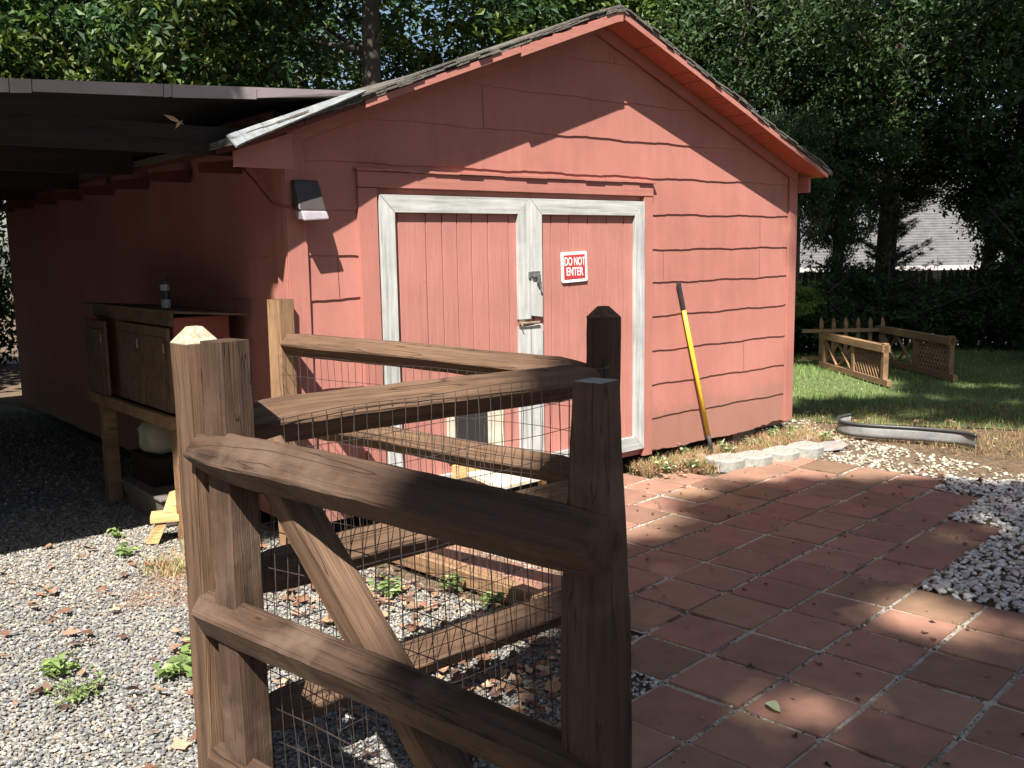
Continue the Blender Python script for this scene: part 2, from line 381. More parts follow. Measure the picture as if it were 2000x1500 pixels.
# ------------------------------------------------------------------ patio of square pavers
T = .3175; TY = -.7732
PO = np.array([2.3849, 14.1468])*T
E1 = np.array([math.cos(TY), math.sin(TY)])*T; E2 = np.array([-math.sin(TY), math.cos(TY)])*T
def tw(i, j): return PO + E1*i + E2*j
def tij(x, y):
    d = np.array([x, y]) - PO; return d @ E1/T/T, d @ E2/T/T
def has_tile(i, j):
    if i < -6 or i > 9: return False
    lo = -2 if i <= 0 else (-3 if i == 1 else -9)
    hi = {-6: 2, -5: 4, -4: 5, -3: 8, -2: 8, -1: 8, 0: 8, 1: 7, 2: 5, 3: 1}.get(i, 1)
    return lo <= j <= hi
vs, fs, cols = [], [], []
tr = random.Random(3)
for i in range(-6, 10):
    for j in range(-9, 10):
        if not has_tile(i, j): continue
        c0 = tw(i+.5, j+.5); ang = TY + tr.gauss(0, .012); hs = T*.5-.0095-abs(tr.gauss(0, .0015)); dx, dy = tr.gauss(0, .003), tr.gauss(0, .003)
        tz = tr.gauss(0, .0025); tx_, ty_ = tr.gauss(0, .009), tr.gauss(0, .009)
        k = len(vs); ca, sa = math.cos(ang), math.sin(ang)
        def P(u, v_, z):
            return (c0[0]+dx+u*ca-v_*sa, c0[1]+dy+u*sa+v_*ca, z+tz+u*tx_+v_*ty_)
        rr = .012
        outer = []
        for sx, sy in ((-1, -1), (1, -1), (1, 1), (-1, 1)):
            for q in range(3):
                an = math.atan2(sy, sx) + (q-1)*R(40)
                outer.append((sx*(hs-rr)+rr*math.cos(an)+tr.gauss(0, .0006), sy*(hs-rr)+rr*math.sin(an)+tr.gauss(0, .0006)))
        m_ = len(outer)
        vs += [P(u, v_, -.03) for u, v_ in outer] + [P(u, v_, -.004) for u, v_ in outer] + [P(u*.985, v_*.985, 0) for u, v_ in outer]
        for q in range(m_):
            q2 = (q+1) % m_
            fs.append((k+q, k+q2, k+m_+q2, k+m_+q)); fs.append((k+m_+q, k+m_+q2, k+2*m_+q2, k+2*m_+q))
        fs.append(tuple(k+2*m_+q for q in range(m_)))
        h = tr.random(); br = tr.uniform(.8, 1.12)
        col = (.285, .148, .105) if h < .55 else ((.265, .148, .10) if h < .85 else (.25, .15, .095))
        if tr.random() < .12: col = tuple(x*.8 for x in col)
        cols += [tuple(x*br for x in col)]*(3*m_)
o = meshobj('patio', vs, fs, M['paver'])
ca_ = o.data.color_attributes.new('Col', 'FLOAT_COLOR', 'POINT')
ca_.data.foreach_set('color', np.array([(*c, 1) for c in cols], 'f').ravel()); tag(o, kind='structure')
me = bpy.data.meshes.new('patio_bed'); vv, ff = [], []
for i in range(-6, 10):
    for j in range(-9, 10):
        if has_tile(i, j):
            k = len(vv)
            for q in ((0, 0), (1, 0), (1, 1), (0, 1)):
                p = tw(i+q[0], j+q[1]); vv.append((p[0], p[1], -.007))
            ff.append((k, k+1, k+2, k+3))
me.from_pydata(vv, [], ff); tag(link('patio_bed', me, M['sand']), kind='structure')

# ------------------------------------------------------------------ stones
def ico(sub=0):
    t = (1+5**.5)/2
    v = [(-1, t, 0), (1, t, 0), (-1, -t, 0), (1, -t, 0), (0, -1, t), (0, 1, t), (0, -1, -t), (0, 1, -t), (t, 0, -1), (t, 0, 1), (-t, 0, -1), (-t, 0, 1)]
    f = [(0, 11, 5), (0, 5, 1), (0, 1, 7), (0, 7, 10), (0, 10, 11), (1, 5, 9), (5, 11, 4), (11, 10, 2), (10, 7, 6), (7, 1, 8), (3, 9, 4), (3, 4, 2), (3, 2, 6), (3, 6, 8), (3, 8, 9), (4, 9, 5), (2, 4, 11), (6, 2, 10), (8, 6, 7), (9, 8, 1)]
    v = [np.array(a, float)/np.linalg.norm(a) for a in v]
    for _ in range(sub):
        cache = {}; nf = []
        def mid(a, b_):
            k = (min(a, b_), max(a, b_))
            if k not in cache:
                p = v[a]+v[b_]; v.append(p/np.linalg.norm(p)); cache[k] = len(v)-1
            return cache[k]
        for a, b_, c_ in f:
            ab, bc, ac = mid(a, b_), mid(b_, c_), mid(a, c_); nf += [(a, ab, ac), (b_, bc, ab), (c_, ac, bc), (ab, bc, ac)]
        f = nf
    return np.array(v), np.array(f)

def rotm(n):
    q = rng.normal(size=(n, 4)); q /= np.linalg.norm(q, axis=1)[:, None]; a, b_, c_, d = q.T
    return np.stack([1-2*(c_*c_+d*d), 2*(b_*c_-a*d), 2*(b_*d+a*c_), 2*(b_*c_+a*d), 1-2*(b_*b_+d*d), 2*(c_*d-a*b_), 2*(b_*d-a*c_), 2*(c_*d+a*b_), 1-2*(b_*b_+c_*c_)], -1).reshape(n, 3, 3)

def stones(name, P, size, palette, mat, sub=0, flat=.6, jit=.18, smooth=False, tilt=.35):
    n_ = len(P); bv, bf = ico(sub); nv = len(bv)
    V = bv[None]*(1+rng.normal(0, jit, (n_, nv, 1)))
    s = size[:, None]*np.stack([rng.uniform(.8, 1.35, n_), rng.uniform(.7, 1.1, n_), rng.uniform(flat*.7, flat*1.2, n_)], -1)
    V = V*s[:, None]
    th = rng.uniform(0, 6.283, n_); z = np.zeros(n_); o1 = np.ones(n_)
    Rz = np.stack([np.cos(th), -np.sin(th), z, np.sin(th), np.cos(th), z, z, z, o1], -1).reshape(n_, 3, 3)
    ax, ay = rng.normal(0, tilt, n_), rng.normal(0, tilt, n_)
    Rx = np.stack([o1, z, z, z, np.cos(ax), -np.sin(ax), z, np.sin(ax), np.cos(ax)], -1).reshape(n_, 3, 3)
    Ry = np.stack([np.cos(ay), z, np.sin(ay), z, o1, z, -np.sin(ay), z, np.cos(ay)], -1).reshape(n_, 3, 3)
    V = np.einsum('nij,nkj->nki', Rx@Ry@Rz, V) + P[:, None]
    F = (bf[None]+(np.arange(n_)*nv)[:, None, None]).reshape(-1, 3)
    pal = np.array(palette); ci = rng.integers(0, len(pal), n_); c = pal[ci]*rng.uniform(.45, .9, (n_, 1))
    return tag(arrmesh(name, V.reshape(-1, 3), F, mat, col=np.repeat(c, nv, 0), smooth=smooth), kind='stuff')

def inpoly(x, y, poly):
    r = np.zeros(len(x), bool); n_ = len(poly); j = n_-1
    for i in range(n_):
        xi, yi = poly[i]; xj, yj = poly[j]
        c_ = ((yi > y) != (yj > y)) & (x < (xj-xi)*(y-yi)/(yj-yi+1e-12)+xi); r ^= c_; j = i
    return r

def scatter(n_, box, poly=None, zs=0):
    x = rng.uniform(box[0], box[1], n_); y = rng.uniform(box[2], box[3], n_)
    if poly is not None:
        k = inpoly(x, y, poly); x, y = x[k], y[k]
    return x, y
def offtile(x, y):
    i = ((x-PO[0])*E1[0]+(y-PO[1])*E1[1])/T/T; j = ((x-PO[0])*E2[0]+(y-PO[1])*E2[1])/T/T
    i, j = np.floor(i).astype(int), np.floor(j).astype(int)
    return np.array([not has_tile(a, b_) for a, b_ in zip(i, j)], bool)
def notshed(x, y, mrg=0.0):
    lx = (x-OX)*DW.x+(y-OY)*DW.y; ly = -((x-OX)*NW.x+(y-OY)*NW.y)
    return ~((lx > -mrg) & (lx < 4.6+mrg) & (ly > .06-mrg) & (ly < 6.2))
GREY = [(.27, .27, .27), (.20, .205, .215), (.33, .33, .33), (.40, .39, .37), (.25, .24, .22), (.30, .26, .21), (.46, .44, .40), (.17, .17, .18), (.36, .30, .23), (.23, .235, .25)]
TAN = [(.40, .35, .26), (.48, .43, .34), (.33, .29, .24), (.30, .28, .26), (.52, .49, .42), (.27, .23, .18), (.38, .36, .33)]
NEAR = [(-3.6, 2.3), (.3, 2.3), (.3, 3.1), (.2, 3.8), (-1.28, 5.25), (-1.7, 5.3), (-2.2, 5.9), (-3.2, 5.3)]
x, y = scatter(62000, (-3.2, .3, 2.4, 6.0), DRIVE)
k = offtile(x, y) & notshed(x, y) & (np.abs(x) < y*.6+.15); x, y = x[k], y[k]
sz = rng.uniform(.0042, .0095, len(x))
far = (y+ .45*x) > 3.6
P = np.stack([x, y, np.full(len(x), -.010)+rng.uniform(0, .008, len(x))], -1)
mixf = rng.random(len(x)) < np.clip((y+.35*x-3.1)/1.6, .1, .75)
stones('driveway_gravel', P[~mixf], sz[~mixf], GREY, M['stone'], 0, .6, .2)
stones('tan_gravel', P[mixf], sz[mixf], TAN, M['stone'], 0, .6, .2)
x, y = scatter(9000, (-5.5, -1.5, 4.6, 10), DRIVE)
k = notshed(x, y) & (np.abs(x) < y*.6+.15); x, y = x[k], y[k]
stones('carport_gravel', np.stack([x, y, np.full(len(x), -.008)], -1), rng.uniform(.008, .014, len(x)), TAN[:4]+GREY[:4], M['stone'], 0, .6, .2)
# white pebbles along the right of the patio
PEB = [(1.7, 4.1), (2.0, 3.9), (2.6, 3.7), (3.6, 4.6), (3.75, 6.2), (3.25, 7.1), (2.8, 7.9), (2.75, 8.75), (2.35, 8.5), (2.45, 7.75), (2.1, 7.15), (1.9, 6.6), (1.7, 5)]
x, y = scatter(19000, (1.6, 3.9, 3.6, 9), PEB); k = offtile(x, y); x, y = x[k], y[k]
far = (y+.35*x > 7.45); k = far & (rng.random(len(x)) < .40+.35*np.sin(x*9)*np.sin(y*7))
stones('cream_pebbles', np.stack([x[k], y[k], np.full(k.sum(), -.008)], -1), rng.uniform(.008, .017, k.sum()), [(.50, .47, .38), (.42, .38, .29), (.56, .54, .46), (.30, .25, .18)], M['pebble'], 1, .6, .06, True)
x, y = x[~far], y[~far]
stones('white_pebbles', np.stack([x, y, -.008+rng.uniform(0, .02, len(x))], -1), rng.uniform(.008, .019, len(x)), [(.66, .65, .63), (.74, .72, .68), (.58, .58, .58), (.80, .78, .74), (.58, .52, .44)], M['pebble'], 1, .62, .04, True)
sheet('pebble_bed', [(a, b_) for a, b_ in PEB], -.015, M['soil'])
# pebbles in the missing paver and pebbles strewn in the joints
x, y = scatter(1500, (.1, .75, 2.9, 3.8)); k = offtile(x, y) & (x > .2); x, y = x[k], y[k]
stones('joint_pebbles', np.stack([x, y, np.full(len(x), -.006)], -1), rng.uniform(.006, .010, len(x)), [(.45, .44, .43), (.3, .3, .31), (.58, .57, .55)], M['pebble'], 0, .7, .1)
jx, jy = [], []
for _ in range(5200):
    i = rng.uniform(-5, 6); j = rng.uniform(-8, 9)
    if rng.random() < .5: i = round(i)+rng.normal(0, .012)
    else: j = round(j)+rng.normal(0, .012)
    if has_tile(math.floor(i+.02), math.floor(j+.02)):
        p = tw(i, j); jx.append(p[0]); jy.append(p[1])
jx, jy = np.array(jx), np.array(jy)
k = (np.sin(jx*9+1)*np.cos(jy*8) > -.25)
stones('joint_gravel', np.stack([jx[k], jy[k], rng.uniform(-.008, -.001, k.sum())], -1), rng.uniform(.003, .0065, k.sum()), [(.45, .43, .4), (.25, .2, .15), (.1, .07, .05), (.58, .55, .5), (.3, .28, .27)], M['pebble'], 0, .7, .15)

# ------------------------------------------------------------------ leaves (generic)
def leaf_quads(P, L, W, D, N, fold=.25):
    """P centres, D along-direction, N normal; returns V,F of folded pointed leaves"""
    D = D/np.linalg.norm(D, axis=1)[:, None]; S = np.cross(D, N); S /= (np.linalg.norm(S, axis=1)[:, None]+1e-9); U = np.cross(S, D)
    L = L[:, None]; W = W[:, None]
    b0 = P-D*L*.5; tip = P+D*L*.5-U*L*.12; a_ = P+S*W*.5+U*W*fold-D*L*.08; c_ = P-S*W*.5+U*W*fold-D*L*.08
    V = np.stack([b0, a_, tip, c_], 1).reshape(-1, 3); n_ = len(P); k = np.arange(n_)*4
    F = np.concatenate([np.stack([k, k+1, k+2], -1), np.stack([k, k+2, k+3], -1)])
    return V, F

def crown_arrays(clusters, per, spread, size, greens, r, upness=.6):
    """clusters (n,3); leaves hang in loose sprays"""
    n_ = len(clusters)*per
    base = np.repeat(clusters, per, 0)
    ax = np.repeat(r.normal(size=(len(clusters), 3))*[1, 1, .35], per, 0); ax /= np.linalg.norm(ax, axis=1)[:, None]
    tpar = r.uniform(-1, 1, (n_, 1))
    P = base + ax*tpar*spread*1.5 + r.normal(size=(n_, 3))*spread*[.45, .45, .28]
    P[:, 2] -= (tpar[:, 0]**2)*spread*.35
    N = r.normal(size=(n_, 3))*.55+[0, 0, upness]; D = r.normal(size=(n_, 3)); D[:, 2] -= .35
    D -= N*((D*N).sum(1)/(N*N).sum(1))[:, None]
    L = size*r.uniform(.6, 1.25, n_)
    V, F = leaf_quads(P, L, L*r.uniform(.45, .62, n_), D, N)
    g = np.array(greens); cc = g[np.repeat(r.integers(0, len(g), len(clusters)), per)]*r.uniform(.8, 1.2, (n_, 1))
    return V, F, np.repeat(cc, 4, 0)

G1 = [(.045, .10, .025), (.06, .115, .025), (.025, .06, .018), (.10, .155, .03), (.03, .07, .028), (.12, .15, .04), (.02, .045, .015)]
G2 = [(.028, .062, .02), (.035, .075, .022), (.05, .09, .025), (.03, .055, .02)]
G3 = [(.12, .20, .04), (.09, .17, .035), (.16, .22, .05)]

def crown_mesh(name, rx, rz, ncl, per, size, greens, seed, spread=.28, hollow=.35):
    r = np.random.default_rng(seed)
    d = r.normal(size=(ncl, 3)); d /= np.linalg.norm(d, axis=1)[:, None]
    lob = 1+.22*np.sin(d[:, 0]*5+seed)*np.cos(d[:, 1]*4+seed*2)+.15*np.sin(d[:, 2]*7+seed)
    rad = (hollow+(1-hollow)*r.random(ncl)**.6)*lob
    Pc = d*rad[:, None]*[rx, rx, rz]
    V, F, c = crown_arrays(Pc, per, spread, size, greens, r)
    me = arrmesh(name, V, F, M['leaf'], col=c).data
    o_ = [o for o in C.objects if o.data == me][0]; C.objects.unlink(o_); bpy.data.objects.remove(o_)
    return me, Pc

CR = {'broad': [crown_mesh('broad_crown', 2.6, 2.4, n_c, n_l, lz, G1, s, sp_, .15) for s, n_c, n_l, lz, sp_ in ((1, 520, 56, .105, .26), (2, 430, 44, .14, .32), (3, 420, 42, .145, .34))],
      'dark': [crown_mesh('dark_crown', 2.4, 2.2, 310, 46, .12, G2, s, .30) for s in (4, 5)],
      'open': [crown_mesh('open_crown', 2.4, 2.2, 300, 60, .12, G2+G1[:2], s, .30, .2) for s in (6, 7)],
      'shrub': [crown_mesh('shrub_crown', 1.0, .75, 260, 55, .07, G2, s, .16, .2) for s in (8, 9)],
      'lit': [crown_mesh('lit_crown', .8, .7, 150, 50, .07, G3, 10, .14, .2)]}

def trunk_mesh(h, r0, lean=(0, 0), seed=0, pts=None, nseg=9, branches=()):
    r = random.Random(seed); mb = MB(); P = []
    for i in range(nseg+1):
        t = i/nseg; P.append(Vector((lean[0]*t+math.sin(t*4+seed)*.04*h/5, lean[1]*t+math.cos(t*3+seed)*.04*h/5, h*t)))
    mb.tube(P, r0*1.12, 12, r0*.6)
    for b_ in branches:
        t, dx, dy, dz, rr = b_; i = int(t*nseg); p = P[i]
        mb.tube([p, p+Vector((dx*.5, dy*.5, dz*.4)), p+Vector((dx, dy, dz))], rr, 6, rr*.35)
    return mb

treecount = [0]
def tree(name, label, cat, x, y, z0, h, tr_r, crown, cz, s=(1, 1, 1), group=None, lean=(0, 0), bark='bark', rz=None):
    t = thing(name, label, cat, (x, y, z0), 0, group); k = treecount[0]; treecount[0] += 1
    if tr_r:
        cx, cy = lean
        br = [(rnd.uniform(.55, .95), rnd.uniform(-1.6, 1.6)*s[0], rnd.uniform(-1.6, 1.6)*s[0], rnd.uniform(.2, 1.3), tr_r*.35) for _ in range(7)]
        trunk_mesh(h, tr_r, lean, k, branches=br).make('trunk', M[bark], t, smooth=True)
    for me, Pc in [CR[crown][k % len(CR[crown])]]:
        o = bpy.data.objects.new('crown', me); C.objects.link(o); o.parent = t
        o.location = (lean[0], lean[1], cz-z0); o.scale = s; o.rotation_euler = (0, 0, rz if rz is not None else rnd.uniform(0, 6.28))
    return t

# ------------------------------------------------------------------ background woods
gl = 'woodland trees behind the red shed'
for n_, (x, y, cz, s, cr, lab) in enumerate([
    (-9.6, 15.5, 4.6, 1.15, 'broad', 'leafy tree above the left end of the carport roof'),
    (-7.0, 14.6, 4.9, 1.0, 'broad', 'leafy tree above the carport roof, second from the left'),
    (-4.6, 15.4, 5.2, 1.1, 'broad', 'leafy tree above the middle of the carport roof'),
    (-1.25, 17.8, 4.0, .8, 'open', 'thin leafy tree beside the dark trunk left of the gable'),
    (.9, 16.2, 5.4, 1.05, 'broad', 'leafy tree behind the left slope of the shed roof'),
    (3.6, 18.2, 5.6, 1.0, 'broad', 'leafy tree just right of the shed ridge')]):
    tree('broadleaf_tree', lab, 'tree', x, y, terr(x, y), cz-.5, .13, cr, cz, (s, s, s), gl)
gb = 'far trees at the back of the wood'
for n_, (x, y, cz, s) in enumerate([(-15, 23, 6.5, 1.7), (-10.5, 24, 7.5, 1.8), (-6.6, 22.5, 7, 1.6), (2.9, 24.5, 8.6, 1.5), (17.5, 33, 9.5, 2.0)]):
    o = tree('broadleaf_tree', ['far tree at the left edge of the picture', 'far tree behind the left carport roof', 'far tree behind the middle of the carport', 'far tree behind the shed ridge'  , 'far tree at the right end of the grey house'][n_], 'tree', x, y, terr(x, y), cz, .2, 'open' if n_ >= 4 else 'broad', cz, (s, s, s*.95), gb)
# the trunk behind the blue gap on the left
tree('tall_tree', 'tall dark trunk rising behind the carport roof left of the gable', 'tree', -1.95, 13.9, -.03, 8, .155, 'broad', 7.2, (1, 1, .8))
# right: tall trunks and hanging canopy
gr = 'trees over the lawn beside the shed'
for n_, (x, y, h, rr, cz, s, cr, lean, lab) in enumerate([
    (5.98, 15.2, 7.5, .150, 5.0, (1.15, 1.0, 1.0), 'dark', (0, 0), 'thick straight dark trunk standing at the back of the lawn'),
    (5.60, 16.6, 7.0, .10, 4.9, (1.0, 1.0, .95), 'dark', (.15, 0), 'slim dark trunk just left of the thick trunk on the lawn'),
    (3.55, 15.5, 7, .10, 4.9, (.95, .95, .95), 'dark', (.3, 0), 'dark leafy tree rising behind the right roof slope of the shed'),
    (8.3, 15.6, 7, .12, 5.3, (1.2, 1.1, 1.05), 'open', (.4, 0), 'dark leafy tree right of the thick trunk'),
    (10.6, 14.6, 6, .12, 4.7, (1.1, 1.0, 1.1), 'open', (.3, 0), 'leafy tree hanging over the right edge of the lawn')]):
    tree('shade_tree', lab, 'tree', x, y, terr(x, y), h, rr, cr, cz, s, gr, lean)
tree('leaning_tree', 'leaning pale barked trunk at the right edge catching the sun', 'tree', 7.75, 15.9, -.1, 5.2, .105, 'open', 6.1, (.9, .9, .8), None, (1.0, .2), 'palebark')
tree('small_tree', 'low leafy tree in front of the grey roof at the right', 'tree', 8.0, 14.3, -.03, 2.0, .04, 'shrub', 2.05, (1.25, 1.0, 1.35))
tree('small_tree', 'loose leafy sapling in front of the house eave beside the shed corner', 'tree', 4.25, 14.2, -.03, 3.0, .035, 'shrub', 2.65, (.62, .6, 1.25))
big = {o['label']: o for o in C.objects if o.name.startswith('shade_tree') and 'label' in o}
for x, y, cz, s_, key in ((5.0, 15.0, 3.0, (1.4, 1.1, .95), 'slim dark trunk'), (7.3, 15.8, 2.98, (1.8, 1.1, .95), 'thick straight'), (8.9, 15.2, 2.5, (1.3, 1.1, 1.4), 'right of the thick trunk'), (8.9, 14.6, 3.9, (1.3, 1, .9), 'right edge of the lawn'), (7.95, 15.3, 2.25, (.85, .8, 1.0), 'right of the thick trunk'), (5.05, 14.7, 2.0, (.55, .5, .9), 'slim dark trunk'), (6.5, 16.3, 2.45, (.8, .6, .45), 'thick straight')):
    p = [o for k_, o in big.items() if key in k_][0]
    o = bpy.data.objects.new('lower_branches', CR['shrub'][treecount[0] % 2][0]); treecount[0] += 1; C.objects.link(o); o.parent = p
    o.location = (x-p.location.x, y-p.location.y, cz-p.location.z); o.scale = s_; o.rotation_euler = (0, 0, x)
# thin conifer between the trunks
t = thing('young_conifer', 'thin young conifer between the two dark trunks', 'tree', (5.75, 14.5, -.03))
mb = MB().tube([(0, 0, 0), (0, 0, 2.6)], .03, 6, .006); cr_ = random.Random(5); pts = []
for k in range(60):
    z = cr_.uniform(.5, 2.5); a_ = cr_.uniform(0, 6.28); L_ = (2.7-z)*.42*cr_.uniform(.7, 1.1)
    p0 = Vector((0, 0, z)); p1 = p0+Vector((math.cos(a_)*L_*.6, math.sin(a_)*L_*.6, L_*.22)); p2 = p0+Vector((math.cos(a_)*L_, math.sin(a_)*L_, L_*.5))
    mb.tube([p0, p1, p2], .007, 4, .002)
    for q in range(26):
        tt = cr_.uniform(.15, 1); c0 = p0.lerp(p2, tt); pts.append((c0.x, c0.y, c0.z))
mb.make('trunk', M['bark'], t)
pts = np.array(pts); nn = 6; base = np.repeat(pts, nn, 0); D = rng.normal(size=base.shape)*[1, 1, .6]+[0, 0, .3]
V, F = leaf_quads(base+D*.02, np.full(len(base), .085), np.full(len(base), .007), D, rng.normal(size=base.shape))
arrmesh('crown', V, F, M['leaf'], t, col=np.full((len(V), 3), (.03, .05, .03)))
# hedge in front of the picket fence
gh = 'dark shrubs along the back of the lawn'
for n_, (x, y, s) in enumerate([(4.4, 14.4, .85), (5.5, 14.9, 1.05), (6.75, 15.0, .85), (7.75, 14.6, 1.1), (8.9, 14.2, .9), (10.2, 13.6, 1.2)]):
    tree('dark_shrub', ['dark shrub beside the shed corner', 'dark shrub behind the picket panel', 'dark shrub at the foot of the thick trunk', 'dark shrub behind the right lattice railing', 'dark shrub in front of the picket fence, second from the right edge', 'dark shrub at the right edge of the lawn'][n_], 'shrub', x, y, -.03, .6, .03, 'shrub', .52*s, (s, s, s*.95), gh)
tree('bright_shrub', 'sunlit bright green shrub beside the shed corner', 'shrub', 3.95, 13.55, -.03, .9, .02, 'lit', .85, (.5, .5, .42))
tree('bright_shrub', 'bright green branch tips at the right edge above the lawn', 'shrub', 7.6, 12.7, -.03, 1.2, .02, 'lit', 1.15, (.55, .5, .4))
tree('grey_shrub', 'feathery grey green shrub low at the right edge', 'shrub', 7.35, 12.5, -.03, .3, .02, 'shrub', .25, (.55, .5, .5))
# overhead canopy that throws the wood into shade (stands above and right of the frame)
go = 'tall canopy trees above the lawn'
for n_, (x, y, cz, s) in enumerate([(3.6, 9.0, 9.0, 1.0), (8.2, 9.0, 8.2, 1.1), (11.5, 11.2, 8.6, 1.3)]):
    tree('canopy_tree', ['tall canopy tree above the right corner of the shed', 'tall canopy tree above the lawn', 'tall canopy tree above the right of the lawn', 'tall canopy tree above the back of the lawn', 'tall canopy tree right of the patio', 'tall canopy tree left of the carport'][n_], 'tree', x+(3.5 if n_ == 0 else 0), y, -.03, cz, .2, 'dark', cz, (s, s, s*.8), go)

# ------------------------------------------------------------------ picket fence and house behind
pf = thing('picket_fence', 'dark weathered picket fence behind the shrubs at the back of the lawn', 'fence', (3, 15.8, -.15))
mb = MB(); px_ = 0
while px_ < 11.5:
    if rnd.random() > .04: mb.prism([(px_, 0), (px_+.085, 0), (px_+.085, 1.25), (px_+.042, 1.33), (px_, 1.25)], 0, .02)
    px_ += .115
mb.make('pickets', M['picket'], pf)
for z in (.3, 1.0): MB().box(0, 11.5, .022, .06, z, z+.09).make('rail', M['picket'], pf)
for k in range(5): MB().box(k*2.8, k*2.8+.09, .062, .15, -.3, 1.25).make('post', M['picket'], pf)
hs_ = thing('house', 'neighbouring house with grey shingled roof and white gutter seen through the trees', 'house', (13, 28, -1.7))
MB().box(-11, 12, -2.3, 6, 0, 2.6).make('wall', M['housewall'], hs_)
mb = MB(); rows = 44
for q in range(rows):
    t0, t1 = q/rows, (q+1)/rows
    y0_, y1_ = -3+t0*6, -3+t1*6+.02; z0_, z1_ = 2.72+t0*3.2, 2.72+t1*3.2-.01
    mb.hexa([(-11.5, y0_, z0_-.05), (12.5, y0_, z0_-.05), (12.5, y1_, z1_-.05), (-11.5, y1_, z1_-.05), (-11.5, y0_, z0_+.02), (12.5, y0_, z0_+.02), (12.5, y1_, z1_), (-11.5, y1_, z1_)])
mb.box(-11.5, 12.5, 3.05, 9, 5.7, 5.9); mb.make('roof', M['houseroof'], hs_)
MB().box(-11.6, 12.6, -3.12, -3.003, 2.58, 2.70).make('gutter', M['gutter'], hs_)
for k in range(3):
    wn = MB().box(-7+k*5, -5.8+k*5, -2.34, -2.303, .9, 2.1).make('window', M['void'], hs_)

# ------------------------------------------------------------------ SHED
shed = thing('shed', 'red painted wooden shed with gable roof, lap siding and white trimmed double doors', 'shed', (OX, OY, 0), WY)
EL, ER, EO = -.365, 4.69, .25        # eaves and front overhang
AX, AZ = 2.257, 3.077                # ridge
def soff(x):                          # underside of roof
    return 2.10+(AZ-2.10)*(x-EL)/(AX-EL) if x < AX else 2.145+(AZ-2.145)*(ER-x)/(ER-AX)
# body: walls
ww = MB()
ww.prism([(0.0, .11), (4.57, .11), (4.57, soff(4.57)-.002), (AX, AZ-.002), (0, soff(0)-.002)], .012, .10)
ww.box(0.0, .10, .1, 6.1, .11, 2.2); ww.box(4.47, 4.57, .1, 6.1, .11, 2.15); ww.box(0, 4.57, 6.1, 6.2, .11, 2.1)
ww.make('wall_frame', M['redwall'], shed)
MB().box(.15, 4.42, .32, .40, -.05, .3).make('underfloor_blocker', M['void'], shed)  # black wall added behind the gap to keep light from beyond out
# lap siding
zc = [.115, .37, .613, .862, 1.115, 1.355, 1.592, 1.841, 2.095, 2.337, 2.585, 2.83]
wrs = random.Random(4)
def wob(x, k): return .004*math.sin(x*9+k*2.1)+.002*math.sin(x*23+k)+.0015*math.sin(x*61+k*5)
def siding(xa, xb, z0, z1, k, mb, lim=None, bottom_min=None, ragged=0):
    nseg = max(2, int((xb-xa)/.045)); n0 = len(mb.v)
    for q in range(nseg+1):
        x = xa+(xb-xa)*q/nseg
        zb = z0+wob(x, k)
        if ragged: zb += ragged*max(0, math.sin(x*3.1))*rnd.uniform(.3, 1)
        if bottom_min is not None: zb = max(zb, bottom_min)
        zt = z1+.012
        if lim: zt = min(zt, lim(x)-.004); zb = min(zb, lim(x)-.004)
        f = (zb-z0)/(z1-z0) if z1 > z0 else 0
        yb = -.0125+.0085*max(0, f)
        mb.v += [(x, .011, zb), (x, yb, zb), (x, yb, zb+.003), (x, -.0035, zt)]
    gap = set(q for q in range(2, nseg-2) if wrs.random() < .014)
    for q in range(nseg):
        a_ = n0+q*4
        if q in gap:      # a butt joint: fine slot before this stretch
            e0 = len(mb.v); mb.v += [(v[0]+.0035, v[1], v[2]) for v in mb.v[a_:a_+4]]
            for s_ in range(3): mb.f.append((e0+s_, a_+4+s_, a_+5+s_, e0+1+s_))
            continue
        for s_ in range(3): mb.f.append((a_+s_, a_+4+s_, a_+5+s_, a_+1+s_))
sd = MB()
DL, DR, DT = .414, 2.818, 2.06
for k in range(len(zc)):
    z0 = zc[k]; z1 = zc[k+1] if k+1 < len(zc) else 3.1
    if z0 < DT:
        siding(.10, DL+.005, z0, z1, k, sd, soff)
        siding(DR-.005, 4.475, z0, z1, k+7, sd, soff, ragged=.05 if k == 0 else 0)
        if z1 > DT: siding(DL+.004, DR-.004, z0, z1, k, sd, soff, DT+.002)
    else: siding(.10 if z0 < 2.2 else .0, 4.475 if z0 < 2.2 else 4.57, z0, z1, k, sd, soff)
sd.make('siding', M['redwall'], shed)
# side wall siding (left side, under the carport)
sv = MB(); sw = MB()
for k in range(9): siding(.09, 6.1, zc[k], zc[k+1], k+3, sw)
sw.v = [(y_-.001, x_, z_) for x_, y_, z_ in sw.v]; sw.f = [tuple(reversed(f)) for f in sw.f]
sw.make('siding', M['redwall'], shed)
# corner boards
MB().box(-.022, .095, -.030, .010, .12, soff(0)-.03).make('corner_board', M['redtrimv'], shed, .002)
MB().box(-.030, -.0225, -.022, .085, .12, 2.12).make('corner_board', M['redtrimv'], shed, .002)
MB().box(4.478, 4.588, -.028, .010, .13, soff(4.57)-.02).make('corner_board', M['redtrimv'], shed, .002)
